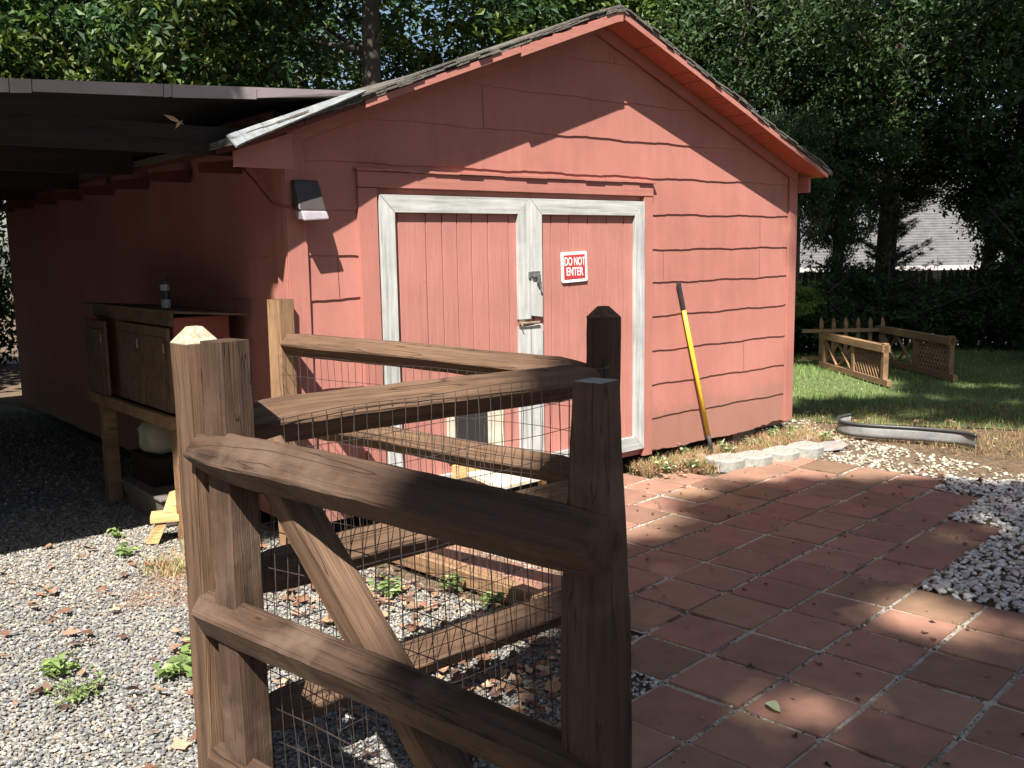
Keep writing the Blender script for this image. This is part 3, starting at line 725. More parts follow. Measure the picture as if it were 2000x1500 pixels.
# door surround
MB().box(DL, .535, -.030, .010, .12, 1.959).make('door_casing', M['redtrimv'], shed, .002)
MB().box(2.729, DR, -.027, .010, .10, 1.959).make('door_casing', M['redtrimv'], shed, .002)
h_ = MB().box(DL, DR, -.031, .010, 1.963, 2.050); h_.make('door_header', M['redtrim'], shed, .002)
hd = MB(); q0 = DL-.01
for q in range(14):
    x0_ = q0+q*.1735; hd.box(x0_, x0_+.174, -.045-.004*math.sin(q*2.), .008, 2.0515+.002*math.sin(q*1.7), 2.0640+.002*math.sin(q*1.7))
hd.make('drip_cap', M['redtrim'], shed)
MB().box(.536, 2.728, .0105, .0115, .11, 1.96).make('door_recess', M['redtrim'], shed)
# doors
def board_door(x0, x1, edges):
    p = MB(); xs = [x0+.05]+edges+[x1-.05]
    for a_, b_ in zip(xs[:-1], xs[1:]):
        p.box(a_+.0034, b_-.0034, -.004-rnd.uniform(0, .0015), .009, .20, 1.90)
    return p
for side, x0, x1, edges in (('L', .549, 1.657, [.68, .874, .99, 1.10, 1.21, 1.335, 1.50]), ('R', 1.659, 2.726, [1.86, 2.02, 2.19, 2.37, 2.54])):
    d = board_door(x0, x1, edges)
    d0 = d.make('door', M['redplank'], shed, .0015)
    tw_ = .098; yf, yb_ = -.033, -.006
    z0, z1 = .16, 1.925
    g = .0012
    # mitred frame
    def pr(poly, nm, mt_):
        mbx = MB().prism(poly, yf, yb_); o_ = mbx.make(nm, mt_, d0, .0015); return o_
    pr([(x0+tw_+g, z1-tw_), (x1-tw_-g, z1-tw_), (x1-g*2, z1-.0), (x0+g*2, z1-.0)], 'trim', M['white'])
    pr([(x0+g, z0), (x1-g, z0), (x1-tw_-g, z0+tw_), (x0+tw_+g, z0+tw_)], 'trim', M['white'])
    if side == 'L':
        pr([(x0, z0+g), (x0+tw_, z0+tw_+g), (x0+tw_, z1-tw_-g), (x0, z1-g)], 'trim', M['whitev'])
        pr([(x1-tw_, 1.165), (x1-.0008, 1.165), (x1-.0008, z1-g), (x1-tw_, z1-tw_-g)], 'trim', M['whitev'])
        pr([(x1-tw_, z0+tw_+g), (x1-.0008, z0+g), (x1-.0008, 1.118), (x1-tw_, 1.118)], 'trim', M['whitev'])
    else:
        pr([(x0+.0008, 1.185), (x0+tw_, 1.172), (x0+tw_, z1-tw_-g), (x0+.0008, z1-g)], 'trim', M['whitev'])
        pr([(x0+.0008, z0+g), (x0+tw_, z0+tw_+g), (x0+tw_, 1.128), (x0+.0008, 1.118)], 'trim', M['whitev'])
        pr([(x1-tw_, z0+tw_+g), (x1, z0+g), (x1, z1-g), (x1-tw_, z1-tw_-g)], 'trim', M['whitev'])
    if side == 'L':
        # pet door opening with raw wood surround
        MB().box(1.044, 1.30, -.012, -.0066, .35, .63).make('pet_door', M['void'], d0)
        MB().box(.985, 1.043, -.022, -.007, .33, .66).make('pet_door_frame', M['palegrey'], d0)
        MB().box(1.301, 1.42, -.024, -.007, .33, .66).make('pet_door_frame', M['palegrey'], d0)
        MB().box(.985, 1.42, -.026, -.007, .661, .70).make('pet_door_frame', M['palegrey'], d0)
# hasp
hp = MB().box(1.635, 1.655, -.042, -.0335, 1.425, 1.465); hp.box(1.657, 1.73, -.041, -.0335, 1.437, 1.468)
hp.box(1.700, 1.722, -.058, -.0415, 1.395, 1.445); hp.box(1.66, 1.70, -.05, -.0415, 1.43, 1.44); hp.tube([(1.711, -.05, 1.40), (1.725, -.055, 1.37), (1.728, -.05, 1.35)], .006, 6)
hp.make('hasp', M['steel'], shed, .001)
bl = MB().tube([(1.545, -.045, 1.141), (1.715, -.045, 1.141)], .009, 8); bl.box(1.55, 1.60, -.0395, -.034, 1.122, 1.160)
bl.tube([(1.56, -.046, 1.14), (1.56, -.062, 1.125)], .005, 6)
bl.make('bolt', M['rust'], shed)
# roof: deck (red underside, boards) and shingles
dk = MB(); TH = .028
SAG = .085
def sgx(x): return max(0, min(1, (x-EL)/(AX-EL) if x < AX else (ER-x)/(ER-AX)))
def slope_piece(mb, xa, xb, ya, yb, dz0, dz1):
    for ya_, yb_, s0_, s1_ in ((ya, .0, 0, 0), (.0, 1.3, 0, SAG), (1.3, yb, SAG, SAG)):
        ga, gb_ = sgx(xa), sgx(xb)
        mb.hexa([(xa, ya_, soff(xa)+dz0-s0_*ga), (xb, ya_, soff(xb)+dz0-s0_*gb_), (xb, yb_, soff(xb)+dz0-s1_*gb_), (xa, yb_, soff(xa)+dz0-s1_*ga),
                 (xa, ya_, soff(xa)+dz1-s0_*ga), (xb, ya_, soff(xb)+dz1-s0_*gb_), (xb, yb_, soff(xb)+dz1-s1_*gb_), (xa, yb_, soff(xa)+dz1-s1_*ga)])
cuts = [AX+.001, 2.62, 2.98, 3.10, 3.33, 3.42, 3.60, 3.74, 3.90, 4.05, ER]
for a_, b_ in zip(cuts[:-1], cuts[1:]): slope_piece(dk, a_+.0045, b_-.0045, -EO+.012, 6.45, 0, TH)
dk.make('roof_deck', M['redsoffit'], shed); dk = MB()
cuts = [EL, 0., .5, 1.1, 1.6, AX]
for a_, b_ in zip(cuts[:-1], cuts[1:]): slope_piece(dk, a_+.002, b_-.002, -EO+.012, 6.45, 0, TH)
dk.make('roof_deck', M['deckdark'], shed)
sh = MB(); sr = random.Random(8)
for (xa, xb) in ((EL-.03, AX+.012), (AX-.008, ER+.03)):
    nseg = 34; N_ = nseg
    for lay in range(3):
        off = lay*.012
        for q in range(N_):
            a_ = xa+(xb-xa)*q/N_; b_ = xa+(xb-xa)*(q+1)/N_+(.01 if xa < 1 else .0)
            jy = -EO-.006+sr.uniform(-.012, .010)+.008*math.sin(q*.9+lay); jz = sr.uniform(-.003, .004)+.006*math.sin(q*.5)
            def ss(x): return soff(min(max(x, EL), ER)) + (x-min(max(x, EL), ER))*(-.38 if x > 3 else .38)
            z0_, z1_ = TH+.001+off, TH+.011+off
            for ya_, yb_, s0_, s1_, j0 in ((jy, .0, 0, 0, jz), (.0, 1.3, 0, SAG, 0), (1.3, 6.5, SAG, SAG, 0)):
                ga, gb_ = sgx(a_), sgx(b_)
                sh.hexa([(a_, ya_, ss(a_)+z0_+j0-s0_*ga), (b_, ya_, ss(b_)+z0_+j0-s0_*gb_), (b_, yb_, ss(b_)+z0_-s1_*gb_), (a_, yb_, ss(a_)+z0_-s1_*ga),
                         (a_, ya_, ss(a_)+z1_+j0-s0_*ga), (b_, ya_, ss(b_)+z1_+j0-s0_*gb_), (b_, yb_, ss(b_)+z1_-s1_*gb_), (a_, yb_, ss(a_)+z1_-s1_*ga)])
sh.make('shingles', M['shingle'], shed)
# pale curled strip low on the left rake, roof-top glare put into its colour
ed = MB()
xs = [-.40, -.34, -.22, -.10, .02, .13, .24, .34]
for q, (a_, b_) in enumerate(zip(xs[:-1], xs[1:])):
    wa = .085*(1-q/9.); wb = .085*(1-(q+1)/9.)
    za = 2.10+.373*(a_-EL)+.076; zb = 2.10+.373*(b_-EL)+.076
    ed.hexa([(a_+.001, -.262-wa*.55, za-wa*.72), (b_-.002, -.262-wb*.55, zb-wb*.72), (b_-.002, -.20, zb), (a_+.001, -.20, za),
             (a_+.001, -.268-wa*.55, za-wa*.70+.008), (b_-.002, -.268-wb*.55, zb-wb*.70+.008), (b_-.002, -.20, zb+.009), (a_+.001, -.20, za+.009)])
ed.make('drip_edge', M['shinglegrey'], shed)
# rake fascia: short sunlit board near the ridge, narrow old one below it
def rake(x0, x1, y0, y1, dz0, dz1, mt_, jag=0):
    mb = MB(); nseg = 14
    for q in range(nseg):
        a_ = x0+(x1-x0)*q/nseg; b_ = x0+(x1-x0)*(q+1)/nseg
        ja, jb = [(rnd.uniform(-jag, 0)) for _ in range(2)]
        mb.hexa([(a_, y0, soff(a_)+dz0), (b_, y0, soff(b_)+dz0), (b_, y1, soff(b_)+dz0), (a_, y1, soff(a_)+dz0),
                 (a_, y0, soff(a_)+dz1+ja), (b_, y0, soff(b_)+dz1+jb), (b_, y1, soff(b_)+dz1+jb), (a_, y1, soff(a_)+dz1+ja)])
    return mb.make('fascia', mt_, shed)
rake(1.42, AX+.01, -EO-.012, -EO+.010, -.038, .026, M['redtrim'], .012)
rake(.35, 1.415, -EO-.002, -EO+.010, -.015, .022, M['redtrim'])
rake(AX+.02, ER-.02, -EO-.001, -EO+.0105, -.012, .024, M['redtrim'])
# frieze board under the soffit on the gable
mb = MB()
for q in range(24):
    for s_ in (0, 1):
        a_, b_ = (AX+(4.56-AX)*q/24, AX+(4.56-AX)*(q+1)/24) if s_ else (.0+AX*q/24, .0+AX*(q+1)/24)
        mb.hexa([(a_, -.045, soff(a_)-.075), (b_, -.045, soff(b_)-.075), (b_, -.020, soff(b_)-.075), (a_, -.020, soff(a_)-.075),
                 (a_, -.045, soff(a_)-.003), (b_, -.045, soff(b_)-.003), (b_, -.020, soff(b_)-.003), (a_, -.020, soff(a_)-.003)])
mb.make('frieze_board', M['redtrim'], shed)
# eave boards and rafter tails
MB().box(4.592, 4.63, -.12, 6.3, 2.03, 2.15).make('eave_board', M['redtrim'], shed)
MB().hexa([(EL+.02, -.16, 2.03), (-.035, -.16, 2.03), (-.035, -.14, 2.03), (EL+.02, -.14, 2.03), (EL+.02, -.16, 2.105), (-.035, -.16, 2.21), (-.035, -.14, 2.21), (EL+.02, -.14, 2.105)]).make('eave_board', M['redtrim'], shed)
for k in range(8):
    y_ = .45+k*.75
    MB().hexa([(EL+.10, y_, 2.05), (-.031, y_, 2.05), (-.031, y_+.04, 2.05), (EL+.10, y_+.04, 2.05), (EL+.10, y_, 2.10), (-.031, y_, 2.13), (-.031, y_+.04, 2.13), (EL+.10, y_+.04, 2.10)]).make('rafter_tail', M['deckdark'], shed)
MB().box(3.95, 4.25, .10, .29, -.04, .13).make('foundation_block', M['block'], shed, .008)
MB().box(2.0, 2.25, .06, .29, -.04, .11).make('foundation_block', M['block'], shed, .008)

def shedthing(name, label, cat, x, y, z, rz=0, group=None):
    return thing(name, label, cat, loc2w(x, y, z), WY+rz, group)

# sign DO NOT ENTER
sg = shedthing('warning_sign', 'small square red and white sign reading DO NOT ENTER on the right door', 'sign', 2.055, -.012, 1.487)
def rrect(w_, h_, r, y0, y1):
    P = []
    for cx, cz, a0 in ((w_-r, -h_+r, -90), (w_-r, h_-r, 0), (-w_+r, h_-r, 90), (-w_+r, -h_+r, 180)):
        for q in range(5):
            an = R(a0+q*22.5); P.append((cx+r*math.cos(an), cz+r*math.sin(an)))
    return MB().prism(P, y0, y1)
sgr = R(-2.0)
pl_ = rrect(.117, .100, .013, -.006, 0).make('plate', M['signwhite'], sg)
rd_ = rrect(.097, .080, .004, -.0075, -.0062).make('red_field', M['signred'], sg)
for o_ in (pl_, rd_): o_.rotation_euler = (0, sgr, 0)
def text(s_, size, z, sx, par, mt_, y=-.0088):
    cu = bpy.data.curves.new('lettering', 'FONT'); cu.body = s_; cu.size = size; cu.extrude = .0006; cu.align_x = 'CENTER'; cu.offset = .0009
    to = bpy.data.objects.new('tmp', cu); C.objects.link(to); bpy.context.view_layer.update()
    dg = bpy.context.evaluated_depsgraph_get(); me = bpy.data.meshes.new_from_object(to.evaluated_get(dg)); bpy.data.objects.remove(to)
    o = link('lettering', me, mt_, par); o.rotation_euler = (R(90), 0, 0)
    o.location = (0, y, z); o.scale = (sx, 1, 1); return o
text('DO NOT', .078, .010, .60, sg, M['signwhite']); text('ENTER', .078, -.057, .66, sg, M['signwhite'])

# motion light
fx = shedthing('wall_light', 'dark brown wall light with milky lens on the shed corner board', 'wall light', .075, -.032, 1.90)
mb = MB().hexa([(-.075, -.105, -.075), (.085, -.105, -.075), (.075, 0, -.055), (-.065, 0, -.055), (-.07, -.045, .085), (.075, -.045, .085), (.07, 0, .085), (-.065, 0, .085)])
mb.make('housing', M['bronze'], fx, .008)
mb = MB().hexa([(-.062, -.125, -.128), (.088, -.125, -.118), (.07, -.03, -.115), (-.055, -.03, -.12), (-.068, -.112, -.077), (.082, -.112, -.077), (.07, -.02, -.062), (-.06, -.02, -.062)])
mb.make('lens', M['lens'], fx, .008)
mb = MB().tube([(-.072, -.02, -.05), (-.11, .01, -.052), (-.125, .10, -.03), (-.125, .30, .10), (-.125, .52, .22)], .005, 6)
mb.make('cable', M['cabred'], fx)

# pole against the wall
P0 = loc2w(3.09, -.034, 1.345); P1 = Vector((1.545, 7.22, 0.01))
dd = (P1-P0); LL = dd.length; q_ = dd.to_track_quat('X', 'Z')
pole = bpy.data.objects.new('tool_handle', None); C.objects.link(pole); pole.location = P1; pole.empty_display_size = .1
tag(pole, 'long yellow tool handle with black grip leaning against the shed wall', 'tool handle')
lp = P0-P1
MB().tube([lp*1.0, lp*.88, lp*.85], .0165, 14).make('grip', M['black'], pole, smooth=False)
MB().tube([lp*.85, lp*.5, lp*.115], .0155, 14).make('shaft', M['yellow'], pole, smooth=True)
MB().tube([lp*.115, lp*.03, lp*0.0], .017, 12, .010).make('ferrule', M['black'], pole, smooth=True)

# ramp and step boards by the pet door
rp = shedthing('pet_ramp', 'raw yellow board ramp under the pet door', 'ramp', 1.19, -.03, 0)
MB().hexa([(-.19, -.02, .22), (.17, -.02, .22), (.19, -.02, .31), (-.19, -.02, .31), (-.19, 0, .22), (.17, 0, .22), (.19, 0, .31), (-.19, 0, .31)]).make('cleat', M['pale'], rp, .003)
MB().hexa([(-.10, -.36, .20), (.42, -.30, .19), (.42, -.03, .215), (-.10, -.03, .23), (-.10, -.36, .225), (.42, -.30, .215), (.42, -.03, .24), (-.10, -.03, .255)]).make('platform', M['palegrey'], rp, .003)
MB().box(-.06, -.02, -.28, -.24, 0, .195).make('leg', M['pale'], rp); MB().box(.33, .37, -.24, -.20, 0, .19).make('leg', M['pale'], rp)

# ------------------------------------------------------------------ carport
cp = shedthing('carport', 'dark low pitched carport roof joined to the left side of the shed', 'carport', 0, 0, 0)
XL, YF, YB = -6.4, -.12, 6.6
def ctop(x, y=0): return 2.352+.0585*(x+1.335)*1.0 - .02*max(0, y)
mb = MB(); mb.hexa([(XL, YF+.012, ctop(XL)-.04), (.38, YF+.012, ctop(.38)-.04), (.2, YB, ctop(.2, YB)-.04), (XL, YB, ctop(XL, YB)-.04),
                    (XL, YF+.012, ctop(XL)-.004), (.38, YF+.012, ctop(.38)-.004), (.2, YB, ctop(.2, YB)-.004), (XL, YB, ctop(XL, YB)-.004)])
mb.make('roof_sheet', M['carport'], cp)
mb = MB(); xs = [XL, -2.9, -2.0, -1.31, -1.22, -.66, -.62, -.2, .40]
for q, (a_, b_) in enumerate(zip(xs[:-1], xs[1:])):
    dz = .045 if a_ < .1 else .03
    g_ = .003 if q % 2 else .001
    mb.hexa([(a_+g_, YF-.006-.001*q, ctop(a_)-.056+.006*math.sin(q*2.)), (b_-g_, YF-.006-.001*q, ctop(b_)-(.02 if b_ > .1 else .056)), (b_-g_, YF+.01, ctop(b_)-.03), (a_+g_, YF+.01, ctop(a_)-.045),
             (a_+g_, YF-.012-.001*q, ctop(a_)), (b_-g_, YF-.012-.001*q, ctop(b_)), (b_-g_, YF+.06, ctop(b_)+.001), (a_+g_, YF+.06, ctop(a_)+.001)])
mb.make('drip_edge', M['carfascia'], cp)
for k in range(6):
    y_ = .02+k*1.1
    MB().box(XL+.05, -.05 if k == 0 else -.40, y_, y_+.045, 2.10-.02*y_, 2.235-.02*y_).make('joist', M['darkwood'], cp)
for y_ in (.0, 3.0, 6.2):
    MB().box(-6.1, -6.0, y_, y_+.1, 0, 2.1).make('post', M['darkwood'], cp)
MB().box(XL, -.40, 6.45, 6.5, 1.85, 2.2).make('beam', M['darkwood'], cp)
# dry leaf caught under the carport edge
V, F = leaf_quads(np.array([loc2w(-.62, -.135, 2.235)]+[loc2w(-.60, -.14, 2.215)]), np.array([.10, .06]), np.array([.02, .015]), np.array([[1, .3, -.5], [.6, .4, .9]]), np.array([[0, -1, .2], [0, -1, 0]]), .4)
tag(arrmesh('dry_leaf', V, F, M['litter'], col=np.full((8, 3), (.5, .33, .22))), 'curled pink brown dry leaf hanging under the front edge of the carport roof', 'leaf')

# ------------------------------------------------------------------ cabinet by the side wall
cb = shedthing('cabinet', 'brown three door cabinet on a raw timber stand under the carport', 'cabinet', 0, 0, 0)
CX, CY0, CY1 = -.47, .50, 1.88
MB().box(CX+.02, -.14, CY0, CY1, .73, 1.27).make('carcass', M['cabred'], cb)
MB().box(CX+.0, CX+.018, CY0, CY1, 1.225, 1.30).make('top_rail', M['cabdoor'], cb)
MB().hexa([(CX-.03, CY0-.05, 1.300), (-.033, CY0-.05, 1.262), (-.033, CY1+.10, 1.262), (CX-.03, CY1+.10, 1.300), (CX-.03, CY0-.05, 1.312), (-.033, CY0-.05, 1.274), (-.033, CY1+.10, 1.274), (CX-.03, CY1+.10, 1.312)]).make('lid', M['cabdoor'], cb)
for k, (a_, b_, o_) in enumerate(((CY0+.02, .915, 0), (.94, 1.37, .0), (1.45, CY1, .05))):
    d_ = MB().box(CX-.015-o_, CX+.002-o_, a_, b_, .745, 1.215).make('door', M['cabdoor'], cb, .003)
    MB().box(CX-.021-o_, CX-.0155-o_, a_+.06, b_-.06, .80, 1.16).make('panel', M['cabdoor'], d_, .002)
    MB().tube([(CX-.03-o_, a_+.03, 1.08), (CX-.03-o_, a_+.03, 1.13)], .006, 6).make('hinge', M['rust'], d_)
for a_, b_ in ((CX, CY0+.02), (CX, CY1-.06), (-.2, CY0+.02), (-.2, CY1-.06)):
    MB().box(a_, a_+.085, b_, b_+.085, -.02, .655).make('leg', M['lattice'], cb, .003)
MB().box(CX-.04, CX-.002, CY0-.02, CY1+.09, .66, .728).make('apron', M['lattice'], cb, .003)
MB().box(CX, -.12, CY0+.0, CY1, .657, .727).make('deck', M['darkwood'], cb)
cn_ = shedthing('spray_can', 'black and white spray can standing on the cabinet lid', 'spray can', -.30, 1.02, 1.297)
MB().tube([(0, 0, 0), (0, 0, .05), (0, 0, .15)], .027, 14).make('body', M['can'], cn_, smooth=False)
MB().tube([(0, 0, .004), (0, 0, .052)], .0276, 14, cap=False).make('label_band', M['canlabel'], cn_)
MB().tube([(0, 0, .105), (0, 0, .14)], .0276, 14, cap=False).make('label_band', M['canlabel'], cn_)
MB().tube([(0, 0, .15), (0, 0, .162)], .027, 12, .016).make('shoulder', M['steel'], cn_)
MB().tube([(0, 0, .162), (0, 0, .195)], .015, 12, .012).make('cap', M['can'], cn_)
def blob(name, label, cat, at_, r, mt_, seed, cut=.0, par=None):
    bv, bf = ico(2); r_ = np.random.default_rng(seed); ph = r_.uniform(0, 6, 6)
    d = 1+.12*np.sin(bv[:, 0]*3+ph[0])+.10*np.sin(bv[:, 1]*4+ph[1])+.08*np.sin(bv[:, 2]*5+ph[2])+.05*np.sin(bv.sum(1)*9+ph[3])
    V = bv*d[:, None]*r; V[:, 2] = np.maximum(V[:, 2], -r[2]*.8)
    o = arrmesh(name, V, bf, mt_, smooth=True); o.location = at_; return tag(o, label, cat)
blob('sack', 'pale bulging sack lying under the cabinet', 'sack', loc2w(-.26, 1.35, .47), (.16, .13, .12), M['sack'], 2)
tb = shedthing('storage_tub', 'low grey tub on the gravel under the cabinet', 'tub', -.27, 1.25, 0)
MB().hexa([(-.15, -.34, 0), (.12, -.34, 0), (.12, .3, 0), (-.15, .3, 0), (-.19, -.38, .17), (.14, -.38, .17), (.14, .34, .17), (-.19, .34, .17)]).make('body', M['tub'], tb, .01)
MB().box(-.20, .15, -.39, .35, .171, .19).make('rim', M['tub'], tb, .005)
crt = shedthing('crate', 'dark wooden crate carrying the sack under the cabinet', 'crate', -.26, 1.36, .192)
MB().box(-.14, .12, -.2, .2, 0, .18).make('body', M['darkwood'], crt, .004)
MB().box(-.15, -.141, -.21, .21, .06, .10).make('slat', M['darkwood'], crt)
# raw timber offcuts beside post
oc = thing('timber_offcut', 'short L shaped piece of raw yellow timber beside the front fence post', 'timber offcut', (-2.02, 5.22, 0), .3)
MB().hexa([(-.07, -.035, 0), (-.0, -.05, 0), (.0, .05, 0), (-.07, .05, 0), (.0, -.05, .12), (.05, -.05, .11), (.05, .06, .11), (.0, .06, .12)]).make('foot', M['pale'], oc, .003)
MB().box(-.035, .30, -.06, .075, .121, .16).make('board', M['pale'], oc, .003)
MB().hexa([(.03, .0, .162), (.26, .0, .162), (.26, .045, .162), (.03, .045, .162), (.07, .02, .27), (.26, .02, .31), (.26, .055, .31), (.07, .055, .27)]).make('upright', M['pale'], oc, .003)
o = MB().box(.0, .20, .0, .11, .0, .06).make('brick', M['rock'], None, .006); o.location = (-1.80, 4.98, -.005); o.rotation_euler = (0, .03, .5)
tag(o, 'brown brick lying beside the yellow timber offcut', 'brick')

# ------------------------------------------------------------------ FENCE and GATE
wr = random.Random(21)
def member(name, p0, p1, w_, h_, roll, mat, parent, tap0=1, tap1=1, seg=14, jit=.0022, cut0=0, cut1=0, bev=.006, taplen=.12, endmat=None, topw=None):
    """sawn timber along its own x axis"""
    p0 = Vector(p0); p1 = Vector(p1); d = (p1-p0); L = d.length; d.normalize()
    zref = Vector((0, 0, 1)) if abs(d.z) < .9 else NWREF[0]
    yv = zref.cross(d).normalized(); zv = d.cross(yv)
    mtx = Matrix.Identity(4)
    cr, sr_ = math.cos(roll), math.sin(roll)
    Y_ = yv*cr+zv*sr_; Z_ = -yv*sr_+zv*cr
    for i in range(3): mtx[i][0], mtx[i][1], mtx[i][2], mtx[i][3] = d[i], Y_[i], Z_[i], p0[i]
    vs_, fs_ = [], []; nc = 8
    prof = []
    b = bev
    for sx, sy in ((1, 1), (-1, 1), (-1, -1), (1, -1)):
        if sx*sy > 0: prof += [(sx*(w_/2), sy*(h_/2-b)), (sx*(w_/2-b), sy*(h_/2))]
        else: prof += [(sx*(w_/2-b), sy*(h_/2)), (sx*(w_/2), sy*(h_/2-b))]
    ph = [wr.uniform(0, 6) for _ in range(6)]
    for q in range(seg+1):
        x = L*q/seg
        s = 1
        if x < taplen: s = tap0+(1-tap0)*x/taplen
        if L-x < taplen: s = min(s, tap1+(1-tap1)*(L-x)/taplen)
        if topw: s = topw(x/L)
        wy_ = .0025*math.sin(x*5+ph[0]); wz_ = .0025*math.sin(x*4+ph[1])
        for (a_, b_) in prof:
            xx = x
            if q == 0: xx += cut0*(a_/w_)
            if q == seg: xx += cut1*(a_/w_)
            vs_.append((xx, a_*s+wy_+wr.gauss(0, jit*.35), b_*s+wz_+wr.gauss(0, jit*.35)))
    for q in range(seg):
        for k in range(nc): fs_.append((q*nc+k, q*nc+(k+1) % nc, (q+1)*nc+(k+1) % nc, (q+1)*nc+k))
    fs_.append(tuple(reversed(range(nc)))); fs_.append(tuple(seg*nc+k for k in range(nc)))
    mats = [mat, endmat or mat]
    o = meshobj(name, vs_, fs_, mats, None, mi=[0]*(seg*nc)+[1, 1], mw=mtx)
    if parent:
        bpy.context.view_layer.update(); o.parent = parent; o.matrix_parent_inverse = parent.matrix_world.inverted()
    return o
NWREF = [Vector((1, 0, 0))]

def post(name, x, y, z0, z1, s, dirv, mat, parent, cap=None, capmat=None, topw=None, jit=.002):
    NWREF[0] = Vector((dirv[0], dirv[1], 0)).normalized()
    o = member(name, (x, y, z0), (x, y, z1), s, s, 0, mat, parent, seg=20, jit=jit, bev=.004, endmat=capmat, topw=topw)
    if cap:
        n0 = NWREF[0]; n1 = Vector((-n0.y, n0.x, 0)); hh = s*.5+.001; tt = s*.17
        vs_ = [Vector((x, y, z1+.0005))+n0*a_*hh+n1*b_*hh for a_, b_ in ((-1, -1), (1, -1), (1, 1), (-1, 1))]+[Vector((x, y, z1+cap))+n0*a_*tt+n1*b_*tt for a_, b_ in ((-1, -1), (1, -1), (1, 1), (-1, 1))]
        c_ = meshobj('post_top', [v-o.matrix_world.translation for v in vs_], [(0, 1, 5, 4), (1, 2, 6, 5), (2, 3, 7, 6), (3, 0, 4, 7), (4, 5, 6, 7), (3, 2, 1, 0)], capmat or mat, None, bevel=.003)
        c_.location = o.matrix_world.translation
        bpy.context.view_layer.update(); c_.parent = o; c_.matrix_parent_inverse = o.matrix_world.inverted()
    return o

A2, C2, G2_, B2, D2 = Vector((-.868, 2.60, 0)), Vector((.366, 3.76, 0)), Vector((-1.205, 4.97, 0)), Vector((-.757, 2.50, 0)), Vector((.157, 1.76, 0))
fence = thing('fence', 'brown post and rail fence corner with wire mesh in front of the shed', 'fence', tuple(C2))
dAC = (C2-A2).normalized(); dGC = (C2-G2_).normalized()
PS = .100
post('post', A2.x, A2.y, -.1, 1.372, PS+.001, dAC, M['wood'], fence, .045, M['endgrain'])
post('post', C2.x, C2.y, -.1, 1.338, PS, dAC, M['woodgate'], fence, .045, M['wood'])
post('post', G2_.x, G2_.y, -.1, 1.372, PS, dGC, M['lattice'], fence, None, M['wood'])
RW = .103
for z in (1.128, .675, .238):
    member('rail', A2+dAC*.05+Vector((0, 0, z)), C2-dAC*.04+Vector((0, 0, z-.03)), RW, RW, R(45), M['wood'], fence, .6, .55, seg=22, taplen=.16)
for z in (1.122, .705):
    member('rail', G2_+dGC*.05+Vector((0, 0, z+.02)), C2-dGC*.04+Vector((0, 0, z-.014)), .092, .092, R(45), M['wood'], fence, .85, .55, seg=22, taplen=.14)
def mesh_panel(name, parent, P, d, n, L, z0, z1, off, seed, hs=.05, vs_=.10, bulge=.012, r=.0016, s0=0, hooks=True):
    r_ = random.Random(seed); mb = MB()
    def pt(s, z): return P+d*s+Vector((0, 0, z))+n*(off+bulge*math.sin(s*6+seed)*math.sin((z-z0)*7+seed*.7))
    ns = int((L-s0)/hs)
    for k in range(ns+1):
        s = s0+k*hs; ph = r_.uniform(0, 6); am = r_.uniform(.001, .005)
        mb.tube([pt(s+am*math.sin(ph+q*1.3), z0+(z1-z0)*q/9) for q in range(10)], r, 4, cap=False)
    nz = int(round((z1-z0)/vs_))
    for k in range(nz+1):
        z = z0+(z1-z0)*k/nz; ph = r_.uniform(0, 6)
        mb.tube([pt(s0+(L-s0)*q/16, z+.004*math.sin(q*1.1+ph)) for q in range(17)], r, 4, cap=False)
    o = mb.make(name, M['wire'], None); o.location = (0, 0, 0)
    bpy.context.view_layer.update(); o.parent = parent; o.matrix_parent_inverse = parent.matrix_world.inverted(); return o
nAC = Vector((dAC.y, -dAC.x, 0)); nGC = Vector((dGC.y, -dGC.x, 0))
mesh_panel('wire_mesh', fence, A2, dAC, nAC, 1.66, .03, 1.145, .075, 1, s0=.06)
mesh_panel('wire_mesh', fence, G2_, dGC, nGC, 1.95, .05, 1.09, .072, 2, s0=.07)

gate = thing('gate', 'brown timber gate with diagonal brace swung open towards the camera', 'gate', tuple(B2))
dG = (D2-B2).normalized(); nG = Vector((dG.y, -dG.x, 0))       # towards camera
def topD(t):   # t 0 at foot, 1 at top
    z = -.0+t*1.366
    return 1.03 if z < .85 else 1.03-(z-.85)/.516*.40
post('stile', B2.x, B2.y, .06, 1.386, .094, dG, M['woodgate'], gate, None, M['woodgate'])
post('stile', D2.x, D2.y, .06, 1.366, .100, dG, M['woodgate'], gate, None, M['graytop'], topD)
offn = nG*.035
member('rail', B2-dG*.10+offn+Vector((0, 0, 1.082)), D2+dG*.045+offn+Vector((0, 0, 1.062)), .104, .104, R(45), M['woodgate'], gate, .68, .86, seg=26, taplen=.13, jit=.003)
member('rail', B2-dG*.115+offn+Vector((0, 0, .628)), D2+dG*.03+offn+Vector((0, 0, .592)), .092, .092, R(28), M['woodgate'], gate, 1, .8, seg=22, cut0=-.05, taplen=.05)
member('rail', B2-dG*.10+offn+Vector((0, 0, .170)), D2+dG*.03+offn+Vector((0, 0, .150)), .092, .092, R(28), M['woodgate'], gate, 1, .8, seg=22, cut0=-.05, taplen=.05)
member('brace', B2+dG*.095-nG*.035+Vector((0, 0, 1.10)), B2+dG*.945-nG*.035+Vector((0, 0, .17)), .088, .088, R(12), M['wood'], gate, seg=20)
mesh_panel('wire_mesh', gate, B2, dG, nG, 1.13, .12, 1.06, -.085, 3, bulge=.02, s0=-.05)
# mossy timber along the patio edge
e_ = member('landscape_timber', (-.80, 5.02, .035), (.20, 4.02, .03), .085, .085, 0, M['lattice'], None, seg=16)
tag(e_, 'weathered landscape timber lying between gravel and patio under the fence', 'timber')
